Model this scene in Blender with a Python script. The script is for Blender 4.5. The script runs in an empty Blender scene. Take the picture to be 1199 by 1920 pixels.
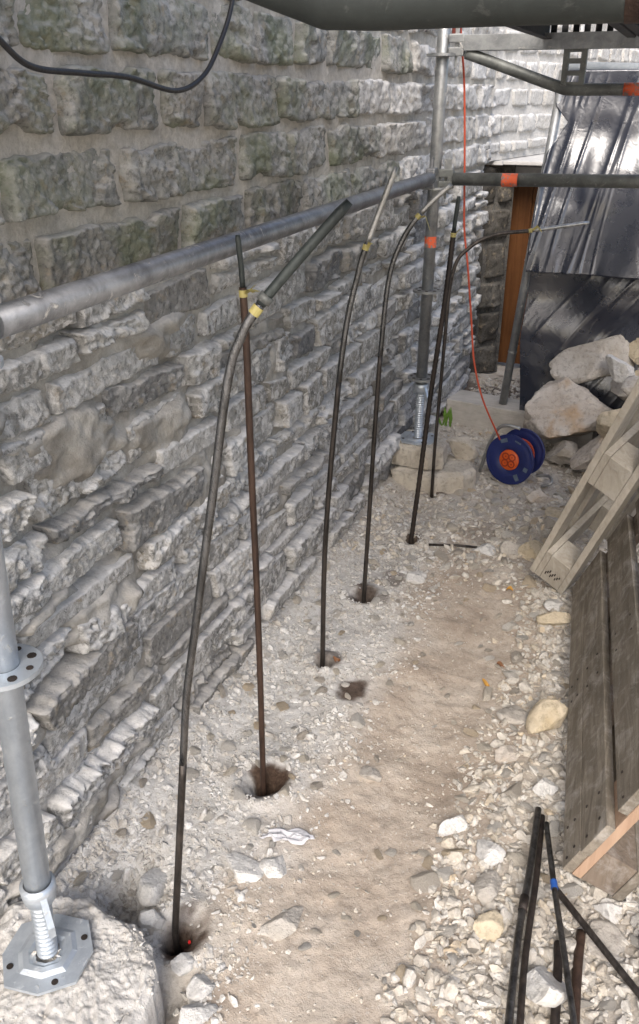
import bpy, bmesh, math, random
import numpy as np
from mathutils import Vector, Matrix
random.seed(7); rng = np.random.default_rng(7)
sc = bpy.context.scene
R = math.radians
# ------------------------------------------------------------------ camera, light
cam = bpy.data.objects.new('camera', bpy.data.cameras.new('camera'))
sc.collection.objects.link(cam); sc.camera = cam
cam.data.sensor_fit = 'VERTICAL'; cam.data.sensor_height = 24.0; cam.data.lens = 20.0
cam.data.clip_start = 0.02; cam.data.clip_end = 500
cam.location = (0, 0, 1.62)
cam.rotation_euler = (R(90 - 26.05), 0, R(22.3))
w = bpy.data.worlds.new('World'); sc.world = w; w.use_nodes = True
nt = w.node_tree
sky = nt.nodes.new('ShaderNodeTexSky'); sky.sky_type = 'NISHITA'; sky.sun_disc = False
SUN_EL, SUN_AZ = R(43), R(166)
sky.sun_elevation = SUN_EL; sky.sun_rotation = SUN_AZ
sky.air_density = 1.0; sky.dust_density = 4.0; sky.ozone_density = 0.6
nt.links.new(sky.outputs[0], nt.nodes['Background'].inputs[0])
nt.nodes['Background'].inputs[1].default_value = 0.15
sl = bpy.data.lights.new('sun', 'SUN'); so = bpy.data.objects.new('sun', sl); sc.collection.objects.link(so)
sl.energy = 1.4; sl.angle = R(30); sl.color = (1.0, 0.99, 0.98)
sd = Vector((math.sin(SUN_AZ) * math.cos(SUN_EL), math.cos(SUN_AZ) * math.cos(SUN_EL), math.sin(SUN_EL)))
so.rotation_euler = (-sd).to_track_quat('-Z', 'Y').to_euler()
sc.view_settings.view_transform = 'Standard'; sc.view_settings.look = 'None'
sc.view_settings.exposure = 0.97; sc.view_settings.gamma = 1.0
sc.view_settings.use_curve_mapping = False

# ------------------------------------------------------------------ noise
def _h(ix, iy, iz, s):
    n = (ix * 374761393 + iy * 668265263 + iz * 2147483647 + s * 1274126177) & 0xffffffff
    n = ((n ^ (n >> 13)) * 1274126177) & 0xffffffff
    n = ((n ^ (n >> 16)) * 2246822519) & 0xffffffff
    return ((n ^ (n >> 15)) & 0xffffff) / float(0xffffff)
def vnoise(p, s=0):
    p = np.asarray(p, float); f = np.floor(p); i = f.astype(np.int64); t = p - f
    t = t * t * t * (t * (t * 6 - 15) + 10)
    out = 0
    for dx in (0, 1):
        wx = t[..., 0] if dx else 1 - t[..., 0]
        for dy in (0, 1):
            wy = t[..., 1] if dy else 1 - t[..., 1]
            for dz in (0, 1):
                wz = t[..., 2] if dz else 1 - t[..., 2]
                out = out + wx * wy * wz * _h(i[..., 0] + dx, i[..., 1] + dy, i[..., 2] + dz, s)
    return out * 2 - 1
def fbm(p, o=4, s=0, g=0.5):
    p = np.asarray(p, float); a = 1.0; out = 0; tot = 0
    for k in range(o):
        out = out + a * vnoise(p * 2 ** k + 17.3 * k, s + k); tot += a; a *= g
    return out / tot
def ridged(p, o=3, s=0):
    p = np.asarray(p, float); a = 1.0; out = 0; tot = 0
    for k in range(o):
        out = out + a * (1 - 2 * np.abs(vnoise(p * 2 ** k + 7.7 * k, s + k))); tot += a; a *= .5
    return out / tot
def facets(a, b, s=0):
    """2D cells, each a tilted plane: a split stone face"""
    ia = np.floor(a).astype(np.int64); ib = np.floor(b).astype(np.int64)
    best = np.full(a.shape, 9e9); val = np.zeros(a.shape)
    for da in (-1, 0, 1):
        for db in (-1, 0, 1):
            ca, cb = ia + da, ib + db
            pa = ca + _h(ca, cb, ca * 0, s); pb = cb + _h(ca, cb, ca * 0, s + 1)
            d = (a - pa) ** 2 + (b - pb) ** 2
            h = (_h(ca, cb, ca * 0, s + 2) - .5) + (a - pa) * (_h(ca, cb, ca * 0, s + 3) - .5) * 1.4 + (b - pb) * (_h(ca, cb, ca * 0, s + 4) - .5) * 1.4
            m = d < best; best = np.where(m, d, best); val = np.where(m, h, val)
    return val
def xyz(a, b, c=0):
    return np.stack(np.broadcast_arrays(np.asarray(a, float), np.asarray(b, float), np.asarray(c, float)), -1)
def sstep(a, b, x):
    t = np.clip((x - a) / (b - a), 0, 1); return t * t * (3 - 2 * t)

# ------------------------------------------------------------------ mesh helpers
def mesh_np(name, V, Q, smooth=True, attrs=None):
    V = np.asarray(V, np.float32).reshape(-1, 3); Q = np.asarray(Q, np.int32)
    me = bpy.data.meshes.new(name); k = Q.shape[1]
    me.vertices.add(len(V)); me.vertices.foreach_set('co', V.ravel())
    me.loops.add(Q.size); me.loops.foreach_set('vertex_index', Q.ravel())
    me.polygons.add(len(Q)); me.polygons.foreach_set('loop_start', np.arange(0, Q.size, k, dtype=np.int32))
    me.polygons.foreach_set('use_smooth', np.full(len(Q), smooth, bool))
    if attrs:
        for n, a in attrs.items():
            at = me.attributes.new(n, 'FLOAT', 'POINT'); at.data.foreach_set('value', np.asarray(a, np.float32).ravel())
    me.update(calc_edges=True); me.validate(); return me
def grid_faces(nu, nv):
    i = np.arange(nu * nv).reshape(nu, nv)
    return np.stack([i[:-1, :-1], i[1:, :-1], i[1:, 1:], i[:-1, 1:]], -1).reshape(-1, 4)
def link(name, me, mat=None, parent=None):
    o = bpy.data.objects.new(name, me); sc.collection.objects.link(o)
    if parent is not None: o.parent = parent
    if mat is not None:
        me.materials.clear(); me.materials.append(mat)
    return o
def tag(o, label=None, cat=None, group=None, kind=None):
    if label: o['label'] = label
    if cat: o['category'] = cat
    if group: o['group'] = group
    if kind: o['kind'] = kind
    return o
def thing(name, loc, label, cat, group=None):
    o = bpy.data.objects.new(name, None); sc.collection.objects.link(o); o.location = loc
    o.empty_display_size = .05
    return tag(o, label, cat, group)
class MB:
    """collects polygons, built as one mesh"""
    def __init__(s): s.v = []; s.f = []; s.sm = []
    def add(s, vs, fs, smooth=False):
        b = len(s.v); s.v += [tuple(map(float, p)) for p in vs]
        s.f += [tuple(i + b for i in f) for f in fs]; s.sm += [smooth] * len(fs)
    def hexa(s, c8):
        s.add(c8, [(0, 3, 2, 1), (4, 5, 6, 7), (0, 1, 5, 4), (1, 2, 6, 5), (2, 3, 7, 6), (3, 0, 4, 7)])
    def box(s, c, e, axes=None):
        A = axes if axes is not None else np.eye(3); c = np.array(c, float); e = np.array(e, float) / 2
        s.hexa([c + A[0] * e[0] * i + A[1] * e[1] * j + A[2] * e[2] * k for i, j, k in
                ((-1, -1, -1), (1, -1, -1), (1, 1, -1), (-1, 1, -1), (-1, -1, 1), (1, -1, 1), (1, 1, 1), (-1, 1, 1))])
    def tube(s, pts, r, n=14, cap=True):
        P = [np.array(p, float) for p in pts]; rr = r if hasattr(r, '__len__') else [r] * len(P)
        t0 = P[1] - P[0]; t0 /= np.linalg.norm(t0)
        a = np.cross(t0, (0, 0, 1.0)) if abs(t0[2]) < .9 else np.cross(t0, (1.0, 0, 0)); a /= np.linalg.norm(a)
        vs = []; 
        for i, p in enumerate(P):
            t = P[min(i + 1, len(P) - 1)] - P[max(i - 1, 0)]; t /= np.linalg.norm(t)
            a = a - t * (a @ t); a /= np.linalg.norm(a); b = np.cross(t, a)
            for k in range(n):
                th = 2 * math.pi * k / n; vs.append(p + rr[i] * (a * math.cos(th) + b * math.sin(th)))
        fs = [(i * n + k, i * n + (k + 1) % n, (i + 1) * n + (k + 1) % n, (i + 1) * n + k) for i in range(len(P) - 1) for k in range(n)]
        s.add(vs, fs, True)
        if cap:
            b = len(s.v) - len(vs); m = len(P) - 1
            s.f += [tuple(b + k for k in reversed(range(n))), tuple(b + m * n + k for k in range(n))]; s.sm += [False, False]
    def ring(s, c, ax, ri, ro, h, n=28, notch=None):
        """flat ring or disc with hole"""
        c = np.array(c, float); ax = np.array(ax, float) / np.linalg.norm(ax)
        a = np.cross(ax, (0, 1.0, 0)) if abs(ax[1]) < .9 else np.cross(ax, (1.0, 0, 0)); a /= np.linalg.norm(a); b = np.cross(ax, a)
        vs = []
        for k in range(n):
            th = 2 * math.pi * k / n; d = a * math.cos(th) + b * math.sin(th)
            o = ro if notch is None else notch(k, n, ro)
            vs += [c + d * ri - ax * h / 2, c + d * o - ax * h / 2, c + d * o + ax * h / 2, c + d * ri + ax * h / 2]
        fs = []
        for k in range(n):
            q = ((k + 1) % n) * 4; p = k * 4
            for j in range(4):
                fs.append((p + j, q + j, q + (j + 1) % 4, p + (j + 1) % 4))
        s.add(vs, fs)
    def lathe(s, c, ax, prof, n=32):
        """prof: list of (radius, height along ax)"""
        c = np.array(c, float); ax = np.array(ax, float) / np.linalg.norm(ax)
        a = np.cross(ax, (0, 0, 1.0)) if abs(ax[2]) < .9 else np.cross(ax, (1.0, 0, 0)); a /= np.linalg.norm(a); b = np.cross(ax, a)
        vs = [c + ax * h + r * (a * math.cos(2 * math.pi * k / n) + b * math.sin(2 * math.pi * k / n)) for r, h in prof for k in range(n)]
        fs = [(i * n + k, i * n + (k + 1) % n, (i + 1) * n + (k + 1) % n, (i + 1) * n + k) for i in range(len(prof) - 1) for k in range(n)]
        s.add(vs, fs, True)
    def build(s, name, mat, parent=None, bevel=0, origin=None):
        me = bpy.data.meshes.new(name)
        off = np.array(parent.location if (parent is not None and origin is None) else (origin if origin is not None else (0, 0, 0)))
        if parent is not None and parent.parent is not None and origin is None: off = np.array(parent.parent.location) + off
        me.from_pydata([tuple(np.array(p) - off) for p in s.v], [], s.f)
        me.polygons.foreach_set('use_smooth', s.sm)
        bm = bmesh.new(); bm.from_mesh(me); bmesh.ops.recalc_face_normals(bm, faces=bm.faces)
        if bevel:
            ed = [e for e in bm.edges if len(e.link_faces) == 2 and e.calc_face_angle(0) > .6]
            bmesh.ops.bevel(bm, geom=ed, offset=bevel, segments=2, affect='EDGES', profile=.6)
        bm.to_mesh(me); bm.free()
        o = link(name, me, mat, parent)
        if origin is not None and parent is None: o.location = origin
        return o
def crv(pts, n=10):
    P = [np.array(p, float) for p in pts]; P = [2 * P[0] - P[1]] + P + [2 * P[-1] - P[-2]]; out = []
    for i in range(1, len(P) - 2):
        for k in range(n):
            t = k / n; a, b, c, d = P[i - 1], P[i], P[i + 1], P[i + 2]
            out.append(.5 * ((2 * b) + (-a + c) * t + (2 * a - 5 * b + 4 * c - d) * t * t + (-a + 3 * b - 3 * c + d) * t ** 3))
    out.append(P[-2]); return out

# ------------------------------------------------------------------ materials
class MT:
    def __init__(s, name, rough=.8, metal=0.0, spec=.3):
        s.m = bpy.data.materials.new(name); s.m.use_nodes = True; s.t = s.m.node_tree
        s.b = s.t.nodes['Principled BSDF']; s.b.inputs['Roughness'].default_value = rough
        s.b.inputs['Metallic'].default_value = metal; s.b.inputs['Specular IOR Level'].default_value = spec
        s.co = s.n('ShaderNodeTexCoord').outputs['Object']
    def n(s, k, **kw):
        x = s.t.nodes.new(k)
        for a, v in kw.items(): setattr(x, a, v)
        return x
    def l(s, a, b): s.t.links.new(a, b)
    def noise(s, scale, detail=6, rough=.6, dist=0, stretch=None, off=None):
        x = s.n('ShaderNodeTexNoise'); x.inputs['Scale'].default_value = scale; x.inputs['Detail'].default_value = detail
        x.inputs['Roughness'].default_value = rough; x.inputs['Distortion'].default_value = dist
        src = s.co
        if stretch or off:
            mp = s.n('ShaderNodeMapping'); s.l(src, mp.inputs[0]); src = mp.outputs[0]
            if stretch: mp.inputs['Scale'].default_value = stretch
            if off: mp.inputs['Location'].default_value = off
        s.l(src, x.inputs['Vector']); return x.outputs['Fac']
    def ramp(s, fac, stops):
        x = s.n('ShaderNodeValToRGB'); e = x.color_ramp.elements
        while len(e) < len(stops): e.new(.5)
        for q, (p, c) in zip(e, stops):
            q.position = p; q.color = tuple(c) + (1,) if hasattr(c, '__len__') else (c, c, c, 1)
        s.l(fac, x.inputs[0]); return x.outputs[0]
    def mix(s, f, a, b, mode='MIX'):
        x = s.n('ShaderNodeMix', data_type='RGBA', blend_type=mode)
        for sock, v in ((x.inputs[0], f), (x.inputs[6], a), (x.inputs[7], b)):
            if isinstance(v, (int, float)): sock.default_value = v if sock is x.inputs[0] else (v, v, v, 1)
            elif isinstance(v, tuple): sock.default_value = v + (1,)
            else: s.l(v, sock)
        return x.outputs[2]
    def math(s, op, a, b=0.0):
        x = s.n('ShaderNodeMath', operation=op)
        for i, v in enumerate((a, b)):
            if isinstance(v, (int, float)): x.inputs[i].default_value = v
            else: s.l(v, x.inputs[i])
        return x.outputs[0]
    def attr(s, name):
        x = s.n('ShaderNodeAttribute'); x.attribute_name = name; return x.outputs['Fac']
    def rnd(s): return s.n('ShaderNodeObjectInfo').outputs['Random']
    def up(s):
        g = s.n('ShaderNodeNewGeometry'); x = s.n('ShaderNodeSeparateXYZ'); s.l(g.outputs['Normal'], x.inputs[0]); return x.outputs[2]
    def col(s, c):
        if isinstance(c, tuple): s.b.inputs['Base Color'].default_value = c + (1,)
        else: s.l(c, s.b.inputs['Base Color'])
        return s
    def bump(s, h, dist=.004, strength=1.0):
        x = s.n('ShaderNodeBump'); x.inputs['Distance'].default_value = dist; x.inputs['Strength'].default_value = strength
        s.l(h, x.inputs['Height']); s.l(x.outputs[0], s.b.inputs['Normal']); return s
    def rough(s, f, a, b):
        x = s.n('ShaderNodeMapRange'); s.l(f, x.inputs[0]); x.inputs[3].default_value = a; x.inputs[4].default_value = b
        s.l(x.outputs[0], s.b.inputs['Roughness']); return s

def stone_mat(name, stops, moss=0.0, dust=(.60, .58, .55), dustamt=.6, warm=(.30, .25, .18), bump=.006, scale=9, splash=.55, rmix=.65):
    m = MT(name, .92, spec=.15)
    big = m.noise(scale, 5, .62, .4); fine = m.noise(70, 8, .72); mid = m.noise(26, 6, .65, .3, off=(3, 1, 7))
    c = m.ramp(big, stops)
    c = m.mix(m.math('MULTIPLY', m.rnd(), rmix), c, m.ramp(m.rnd(), [(0, (.17, .175, .175)), (.35, (.36, .355, .335)), (.65, (.27, .25, .21)), (1, (.47, .465, .45))]))
    c = m.mix(m.ramp(mid, [(.56, 0), (.68, .7)]), c, warm)
    c = m.mix(m.ramp(fine, [(.34, .7), (.5, 0)]), c, tuple(x * .35 for x in stops[0][1]))
    if moss:
        c = m.mix(m.math('MULTIPLY', m.ramp(m.noise(5, 5, .6, off=(9, 2, 4)), [(.45, 0), (.62, 1)]), moss), c, (.16, .19, .10))
    d = m.math('MULTIPLY', m.ramp(m.up(), [(.12, 0), (.62, 1)]), m.ramp(m.noise(18, 5, .7, off=(1, 5, 2)), [(.3, .35), (.6, 1)]))
    d2 = m.math('MULTIPLY', m.ramp(m.noise(34, 8, .75, .6, off=(4, 4, 1)), [(splash, 0), (splash + .1, .75)]), 1.0)
    d = m.math('MAXIMUM', d, d2)
    c = m.mix(m.math('MULTIPLY', d, dustamt), c, dust)
    m.col(c)
    hh = m.math('ADD', m.math('MULTIPLY', fine, .6), m.math('MULTIPLY', m.noise(190, 5, .7), .3))
    m.bump(m.math('ADD', hh, mid), bump, 1.0)
    return m.m
GREY = [(.3, (.12, .126, .122)), (.45, (.235, .24, .228)), (.6, (.36, .36, .34)), (.76, (.50, .50, .48))]
M = {}
M['ashlar'] = stone_mat('grey limestone blocks', GREY, .5, dustamt=.45)
M['rubble_wall'] = stone_mat('dusty rubble masonry', [(.3, (.12, .12, .12)), (.45, (.26, .257, .245)), (.6, (.41, .405, .385)), (.76, (.58, .575, .555))], 0, dustamt=.95, dust=(.70, .69, .675), splash=.485)
M['slate_grey'] = stone_mat('dark grey rubble stone', [(.3, (.10, .102, .105)), (.5, (.20, .20, .20)), (.72, (.36, .355, .345))], 0, dustamt=.7)
M['pale_wall'] = stone_mat('pale limestone blocks', [(.28, (.46, .46, .455)), (.45, (.56, .555, .545)), (.6, (.62, .615, .60)), (.78, (.68, .675, .66))], 0, dustamt=.8, dust=(.74, .73, .715))
M['shaded_wall'] = stone_mat('shade-darkened reveal stone', [(.28, (.035, .032, .028)), (.5, (.07, .064, .055)), (.75, (.14, .13, .115))], 0, dustamt=.08, rmix=.1)  # shade of the recess painted into the stone colour
def mortar_mat(name, a, b, c_):
    m = MT(name, .95, spec=.1)
    n1 = m.noise(7, 6, .65, .3); n2 = m.noise(60, 8, .7)
    c = m.ramp(n1, [(.3, a), (.5, b), (.7, c_)])
    c = m.mix(m.ramp(n2, [(.35, .5), (.6, 0)]), c, tuple(x * .6 for x in a))
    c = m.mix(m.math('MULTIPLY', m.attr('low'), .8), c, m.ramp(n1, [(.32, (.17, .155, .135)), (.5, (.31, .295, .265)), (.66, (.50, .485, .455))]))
    d = m.math('MULTIPLY', m.ramp(m.up(), [(.1, 0), (.6, .8)]), m.ramp(m.noise(20, 5, .7, off=(1, 5, 2)), [(.3, .3), (.6, 1)]))
    c = m.mix(d, c, (.58, .55, .51))
    m.col(c); m.bump(m.math('ADD', n2, m.math('MULTIPLY', m.noise(200, 4, .7), .4)), .006); return m.m
M['mortar'] = mortar_mat('lime mortar', (.42, .395, .345), (.54, .515, .465), (.62, .60, .555))
M['mortar_pale'] = mortar_mat('pale lime mortar', (.55, .53, .50), (.62, .605, .575), (.68, .665, .64))

def loose_stone_mat(name, useattr, white=False):
    m = MT(name, .92, spec=.15)
    if useattr: k = m.attr('tint')
    else:
        sp = m.n('ShaderNodeSeparateXYZ'); m.l(m.n('ShaderNodeObjectInfo').outputs['Color'], sp.inputs[0]); k = sp.outputs[0]
    base = m.ramp(k, [(0, (.45, .41, .355)), (.25, (.55, .525, .48)), (.5, (.65, .63, .59)), (.75, (.56, .515, .44)), (.9, (.61, .56, .475)), (1, (.54, .44, .31))] if not white else [(0, (.46, .445, .42)), (.3, (.57, .565, .55)), (.8, (.66, .655, .645)), (1, (.54, .51, .46))])
    n1 = m.noise(22, 7, .68, .4); n2 = m.noise(110, 6, .7)
    c = m.mix(m.ramp(n1, [(.42, .6), (.6, 0)]), base, (.33, .295, .25))
    c = m.mix(m.ramp(n2, [(.34, .5), (.5, 0)]), c, (.27, .25, .22))
    c = m.mix(m.ramp(m.noise(60, 6, .7, off=(3, 3, 3)), [(.55, 0), (.7, .6)]), c, (.66, .65, .63))
    m.col(c); m.bump(m.math('ADD', n1, m.math('MULTIPLY', n2, .35)), .006); return m.m
M['gravel'] = loose_stone_mat('limestone chippings', True)
M['gravel_white'] = loose_stone_mat('white chippings', True, True)
M['loose'] = loose_stone_mat('loose limestone', False)
def boulder_mat(name, a, b, stain, samt):
    m = MT(name, .93, spec=.15)
    n1 = m.noise(6, 7, .68, .5); n2 = m.noise(45, 8, .72)
    c = m.ramp(n1, [(.32, a), (.62, b)])
    c = m.mix(m.math('MULTIPLY', m.ramp(m.noise(4.2, 4, .6, .3, off=(.4, .2, .1)), [(.5, 0), (.66, 1)]), samt), c, stain)
    c = m.mix(m.ramp(n2, [(.33, .6), (.5, 0)]), c, tuple(x * .5 for x in a))
    m.col(c); m.bump(m.math('ADD', m.math('MULTIPLY', n1, 1.2), m.math('MULTIPLY', n2, .6)), .012); return m.m
M['b_pink'] = boulder_mat('pinkish boulder', (.44, .385, .33), (.60, .56, .51), (.47, .30, .15), .75)
M['b_grey'] = boulder_mat('grey boulder', (.36, .33, .29), (.54, .51, .47), (.36, .3, .22), .4)
M['b_yel'] = boulder_mat('yellowish boulder', (.46, .39, .28), (.62, .54, .41), (.42, .31, .16), .5)
M['b_white'] = boulder_mat('white broken stone', (.52, .51, .49), (.68, .67, .65), (.5, .46, .38), .3)
M['b_dusty'] = boulder_mat('dusty rough stone', (.47, .45, .42), (.60, .585, .56), (.66, .655, .64), .7)
M['b_block'] = boulder_mat('pale sawn block', (.44, .40, .34), (.56, .52, .45), (.4, .35, .28), .4)

def galv(name, base, dark, splash=.5, rough=.42, metal=.75, blue=0):
    m = MT(name, rough, metal, .5)
    n1 = m.noise(14, 7, .7, .4); n2 = m.noise(90, 6, .7)
    c = m.ramp(n1, [(.3, dark), (.65, base)])
    sp = m.math('MULTIPLY', m.ramp(m.noise(30, 8, .75, .8, off=(2, 7, 3)), [(.58, 0), (.66, 1)]), splash)
    c = m.mix(sp, c, (.55, .53, .5)); m.col(c)
    x = m.math('MULTIPLY', m.math('SUBTRACT', 1.0, sp), metal); m.l(x, m.b.inputs['Metallic'])
    m.rough(m.math('ADD', m.math('MULTIPLY', n2, .5), sp), rough - .12, rough + .45)
    m.bump(m.math('ADD', m.math('MULTIPLY', n2, .3), sp), .0012); return m.m
M['galv'] = galv('weathered galvanised tube', (.42, .43, .43), (.22, .23, .235), .7)
M['galv_mid'] = galv('scratched dark grey tube', (.32, .33, .345), (.14, .145, .155), .8, .42, .7)
M['galv_new'] = galv('bright galvanised jack', (.60, .65, .70), (.40, .45, .51), .5, .38, .65)
M['galv_dark'] = galv('dull dark scaffold steel', (.20, .21, .20), (.09, .095, .09), .35, .5, .4)
M['galv_shaded'] = galv('shade-darkened scaffold steel', (.026, .031, .028), (.012, .015, .013), .05, .6, .1)  # near-black colour stands in for the shaded underside of the transom
M['deck_steel'] = galv('dark deck steel', (.05, .05, .05), (.02, .02, .022), .05, .6, .2)  # very dark base colour for the deck sheets
def rust(name, a, b, rough=.45, metal=.6):
    m = MT(name, rough, metal, .5); n1 = m.noise(40, 8, .7, .5, stretch=(1, 1, .25)); n2 = m.noise(160, 5, .7)
    m.col(m.ramp(n1, [(.35, a), (.65, b)])); m.rough(n1, rough - .15, rough + .25); m.bump(n2, .0015); return m.m
M['rod_dark'] = rust('oily dark steel rod', (.035, .032, .030), (.11, .095, .085), .38, .8)
M['rod_oiled'] = rust('oily bar with worn sheen', (.05, .047, .045), (.17, .165, .16), .3, .9)
M['rod_shiny'] = rust('worn shiny dark steel rod', (.09, .09, .09), (.22, .22, .222), .22, .97)
M['rod_rust'] = rust('rusty brown rod', (.035, .022, .017), (.095, .058, .042), .5, .5)
M['rod_steel'] = rust('bright worn steel', (.30, .30, .29), (.52, .52, .51), .3, .9)
M['rod_black'] = rust('black ribbed bar', (.015, .012, .011), (.05, .038, .032), .5, .4)
M['hose'] = rust('dark green black sleeve', (.02, .026, .026), (.055, .065, .062), .4, .3)
def plain(name, c, rough=.5, metal=0, spec=.5, var=.35, scale=30, bump=.001):
    m = MT(name, rough, metal, spec); n = m.noise(scale, 6, .65)
    m.col(m.mix(m.ramp(n, [(.35, var), (.65, 0)]), c, tuple(x * .55 for x in c))); m.bump(m.noise(120, 4, .6), bump); return m.m
M['yellow'] = plain('yellow tape', (.42, .36, .13), .55)
om = MT('worn orange marking paint', .6); n_o = om.noise(45, 8, .75, .6); om.col(om.mix(om.ramp(n_o, [(.43, 1), (.50, 0)]), (.70, .125, .05), (.20, .20, .19))); om.bump(n_o, .0006); M['orange_paint'] = om.m
M['cable_black'] = plain('black cable rubber', (.018, .018, .02), .4)
M['cord'] = plain('orange red cord', (.50, .075, .03), .5)
M['blue'] = plain('navy plastic', (.012, .022, .12), .45, var=.5, scale=18)
M['hub'] = plain('orange socket plate', (.62, .10, .015), .45)
M['hub_dark'] = plain('dark orange sockets', (.28, .035, .008), .5)
M['sticker'] = plain('faded sticker', (.10, .14, .20), .6, var=.7, scale=60)
M['white_pl'] = plain('white plastic', (.72, .72, .72), .5)
M['scrap'] = plain('dirty white film', (.55, .55, .58), .5, var=.5, scale=50)
M['red'] = plain('red plastic', (.6, .02, .02), .4)
M['blue_tape'] = plain('blue tape', (.02, .09, .35), .5)
M['black_ink'] = plain('stamp ink', (.03, .02, .018), .8)
M['plug'] = plain('brown red plug', (.16, .03, .018), .5)
M['leaf'] = plain('fresh green blade', (.16, .30, .045), .55)
M['brown_leaf'] = plain('dead leaf', (.20, .09, .04), .7)
M['gold_leaf'] = plain('yellow leaf', (.48, .26, .05), .7)
M['wire'] = plain('tie wire', (.45, .45, .45), .35, .8)
def wood(name, a, b, c_, axis=1, rough=.75, grime=.4, dust=0.0):
    m = MT(name, rough, 0, .25); st = [30, 30, 30]; st[axis] = 1.2
    g = m.noise(1.6, 6, .6, 1.2, stretch=tuple(st)); n = m.noise(6, 6, .65)
    c = m.ramp(g, [(.3, a), (.5, b), (.7, c_)])
    c = m.mix(m.math('MULTIPLY', m.ramp(n, [(.4, 1), (.6, 0)]), grime), c, tuple(x * .35 for x in a))
    c = m.mix(m.math('MULTIPLY', m.rnd(), .4), c, tuple(x * .6 for x in b))
    if dust: c = m.mix(m.math('MULTIPLY', m.ramp(m.noise(16, 8, .75, .5, off=(2, 2, 2)), [(.5, 0), (.66, 1)]), dust), c, (.52, .50, .47))
    m.col(c); m.bump(m.math('ADD', g, m.math('MULTIPLY', m.noise(90, 5, .7), .3)), .003); return m.m
M['old_wood'] = wood('weathered grey wood', (.15, .13, .105), (.235, .205, .165), (.33, .295, .245), 1, dust=.4)
M['old_wood_v'] = wood('weathered grey wood crosswise', (.13, .105, .085), (.20, .16, .125), (.26, .21, .17), 2, dust=.3)
M['fresh_wood'] = wood('freshly cut wood', (.36, .24, .165), (.44, .30, .21), (.50, .36, .26), 2, grime=.1)
M['pale_wood'] = wood('pale dusty pallet wood', (.38, .34, .28), (.47, .43, .365), (.54, .50, .43), 2, grime=.25, dust=.4)
M['door_wood'] = wood('brown door wood', (.10, .038, .012), (.15, .06, .02), (.19, .085, .03), 2, .5, grime=.3)
M['beam_wood'] = wood('dusty timber beam', (.46, .43, .39), (.56, .53, .48), (.62, .59, .55), 0, grime=.3, dust=.5)
M['lintel'] = plain('grey concrete lintel', (.58, .57, .55), .9, var=.4)

# ------------------------------------------------------------------ ground
HOLES = [(-.763, 1.042, .075), (-.782, 1.52, .08), (-.834, 2.055, .04), (-.846, 2.481, .06), (-.812, 2.957, .04), (-.854, 3.409, .04)]
WET = [(-.752, 1.055, .072, 1.0), (-.777, 1.527, .072, 1.0), (-.70, 1.97, .065, .95), (-.82, 2.08, .05, .7), (-.84, 2.50, .07, .9), (-.80, 2.62, .06, .6), (-.81, 2.96, .05, .9), (-.85, 3.42, .06, .8), (-.55, 3.15, .1, .35), (-.95, 4.75, .45, .8), (-.6, 4.9, .5, .8)]
def gh(x, y, fine=True):
    x = np.asarray(x, float); y = np.asarray(y, float)
    z = .012 * fbm(xyz(x * 2.2, y * 2.2), 3, 5)
    z = z + .05 * sstep(-.93, -1.12, x) * (1 + .6 * fbm(xyz(x * 3, y * 3), 2, 9))
    z = z - .022 * sstep(.28, .0, np.abs(x + .42 + .05 * np.sin(y * 2))) * sstep(3.2, 2.4, y)
    heap = sstep(.0, .75, x - .05 + .25 * sstep(2.8, 4.2, y)) * (.55 + .15 * fbm(xyz(x * 1.5, y * 1.5), 2, 3))
    z = z + heap * sstep(-.2, 1.2, y)
    z = z - .085 * np.exp(-(((x + .925) / .075) ** 2 + ((y - 1.09) / .085) ** 2)) - .07 * np.exp(-(((x + .73) / .06) ** 2 + ((y - .90) / .08) ** 2))
    for hx, hy, hr in HOLES:
        d = np.sqrt((x - hx) ** 2 + (y - hy) ** 2)
        z = z - .10 * sstep(max(.028, hr * .5), .012, d) - .02 * sstep(hr * 1.1, hr * .3, d) + .010 * np.exp(-((d - hr) / .025) ** 2)
    z = z + .007 * fbm(xyz(x * 7, y * 6), 3, 44) * sstep(.35, .2, np.abs(x + .43))
    if fine:
        z = z + .005 * fbm(xyz(x * 14, y * 14), 3, 21) + .0035 * fbm(xyz(x * 45, y * 45), 3, 31)
    return z
def path_mask(x, y):
    c = -.435 + .04 * np.sin(y * 2) + .03 * (y - 1.5)
    wdt = .29 - .04 * sstep(1.6, 2.9, y)
    n = .09 * fbm(xyz(x * 5, y * 5), 3, 41)
    return sstep(wdt + .10, wdt - .06, np.abs(x - c) + n) * sstep(3.3, 2.8, y + n * 3)
def axis_pts(segs):
    out = []
    for a, b, st in segs: out += list(np.arange(a, b, st))
    return np.array(out + [segs[-1][1]])
gx = axis_pts([(-60, -5, 11), (-5, -1.3, .6), (-1.3, .3, .0072), (.3, 1.2, .04), (1.2, 6, .6), (6, 80, 12)])
gy = axis_pts([(-60, -4, 11), (-4, .3, .5), (.3, .85, .05), (.85, 2.2, .0065), (2.2, 3.6, .0105), (3.6, 6.4, .02), (6.4, 14, .8), (14, 90, 14)])
GX, GY = np.meshgrid(gx, gy, indexing='ij')
GZ = gh(GX, GY)
wet = np.zeros_like(GX)
for a, b, r, s in WET:
    d = np.sqrt((GX - a) ** 2 + (GY - b) ** 2) / r + .75 * fbm(xyz(GX * 16, GY * 16), 4, 61)
    wet = np.maximum(wet, s * sstep(1.05, .55, d))
white = sstep(-.60, -.80, GX + .12 * fbm(xyz(GX * 6, GY * 6), 3, 71)) * sstep(3.3, 2.4, GY)
gm = MT('stony ground', .95, spec=.1)
n1 = gm.noise(9, 8, .68, .3); n2 = gm.noise(70, 8, .72); n3 = gm.noise(260, 4, .7)
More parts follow.
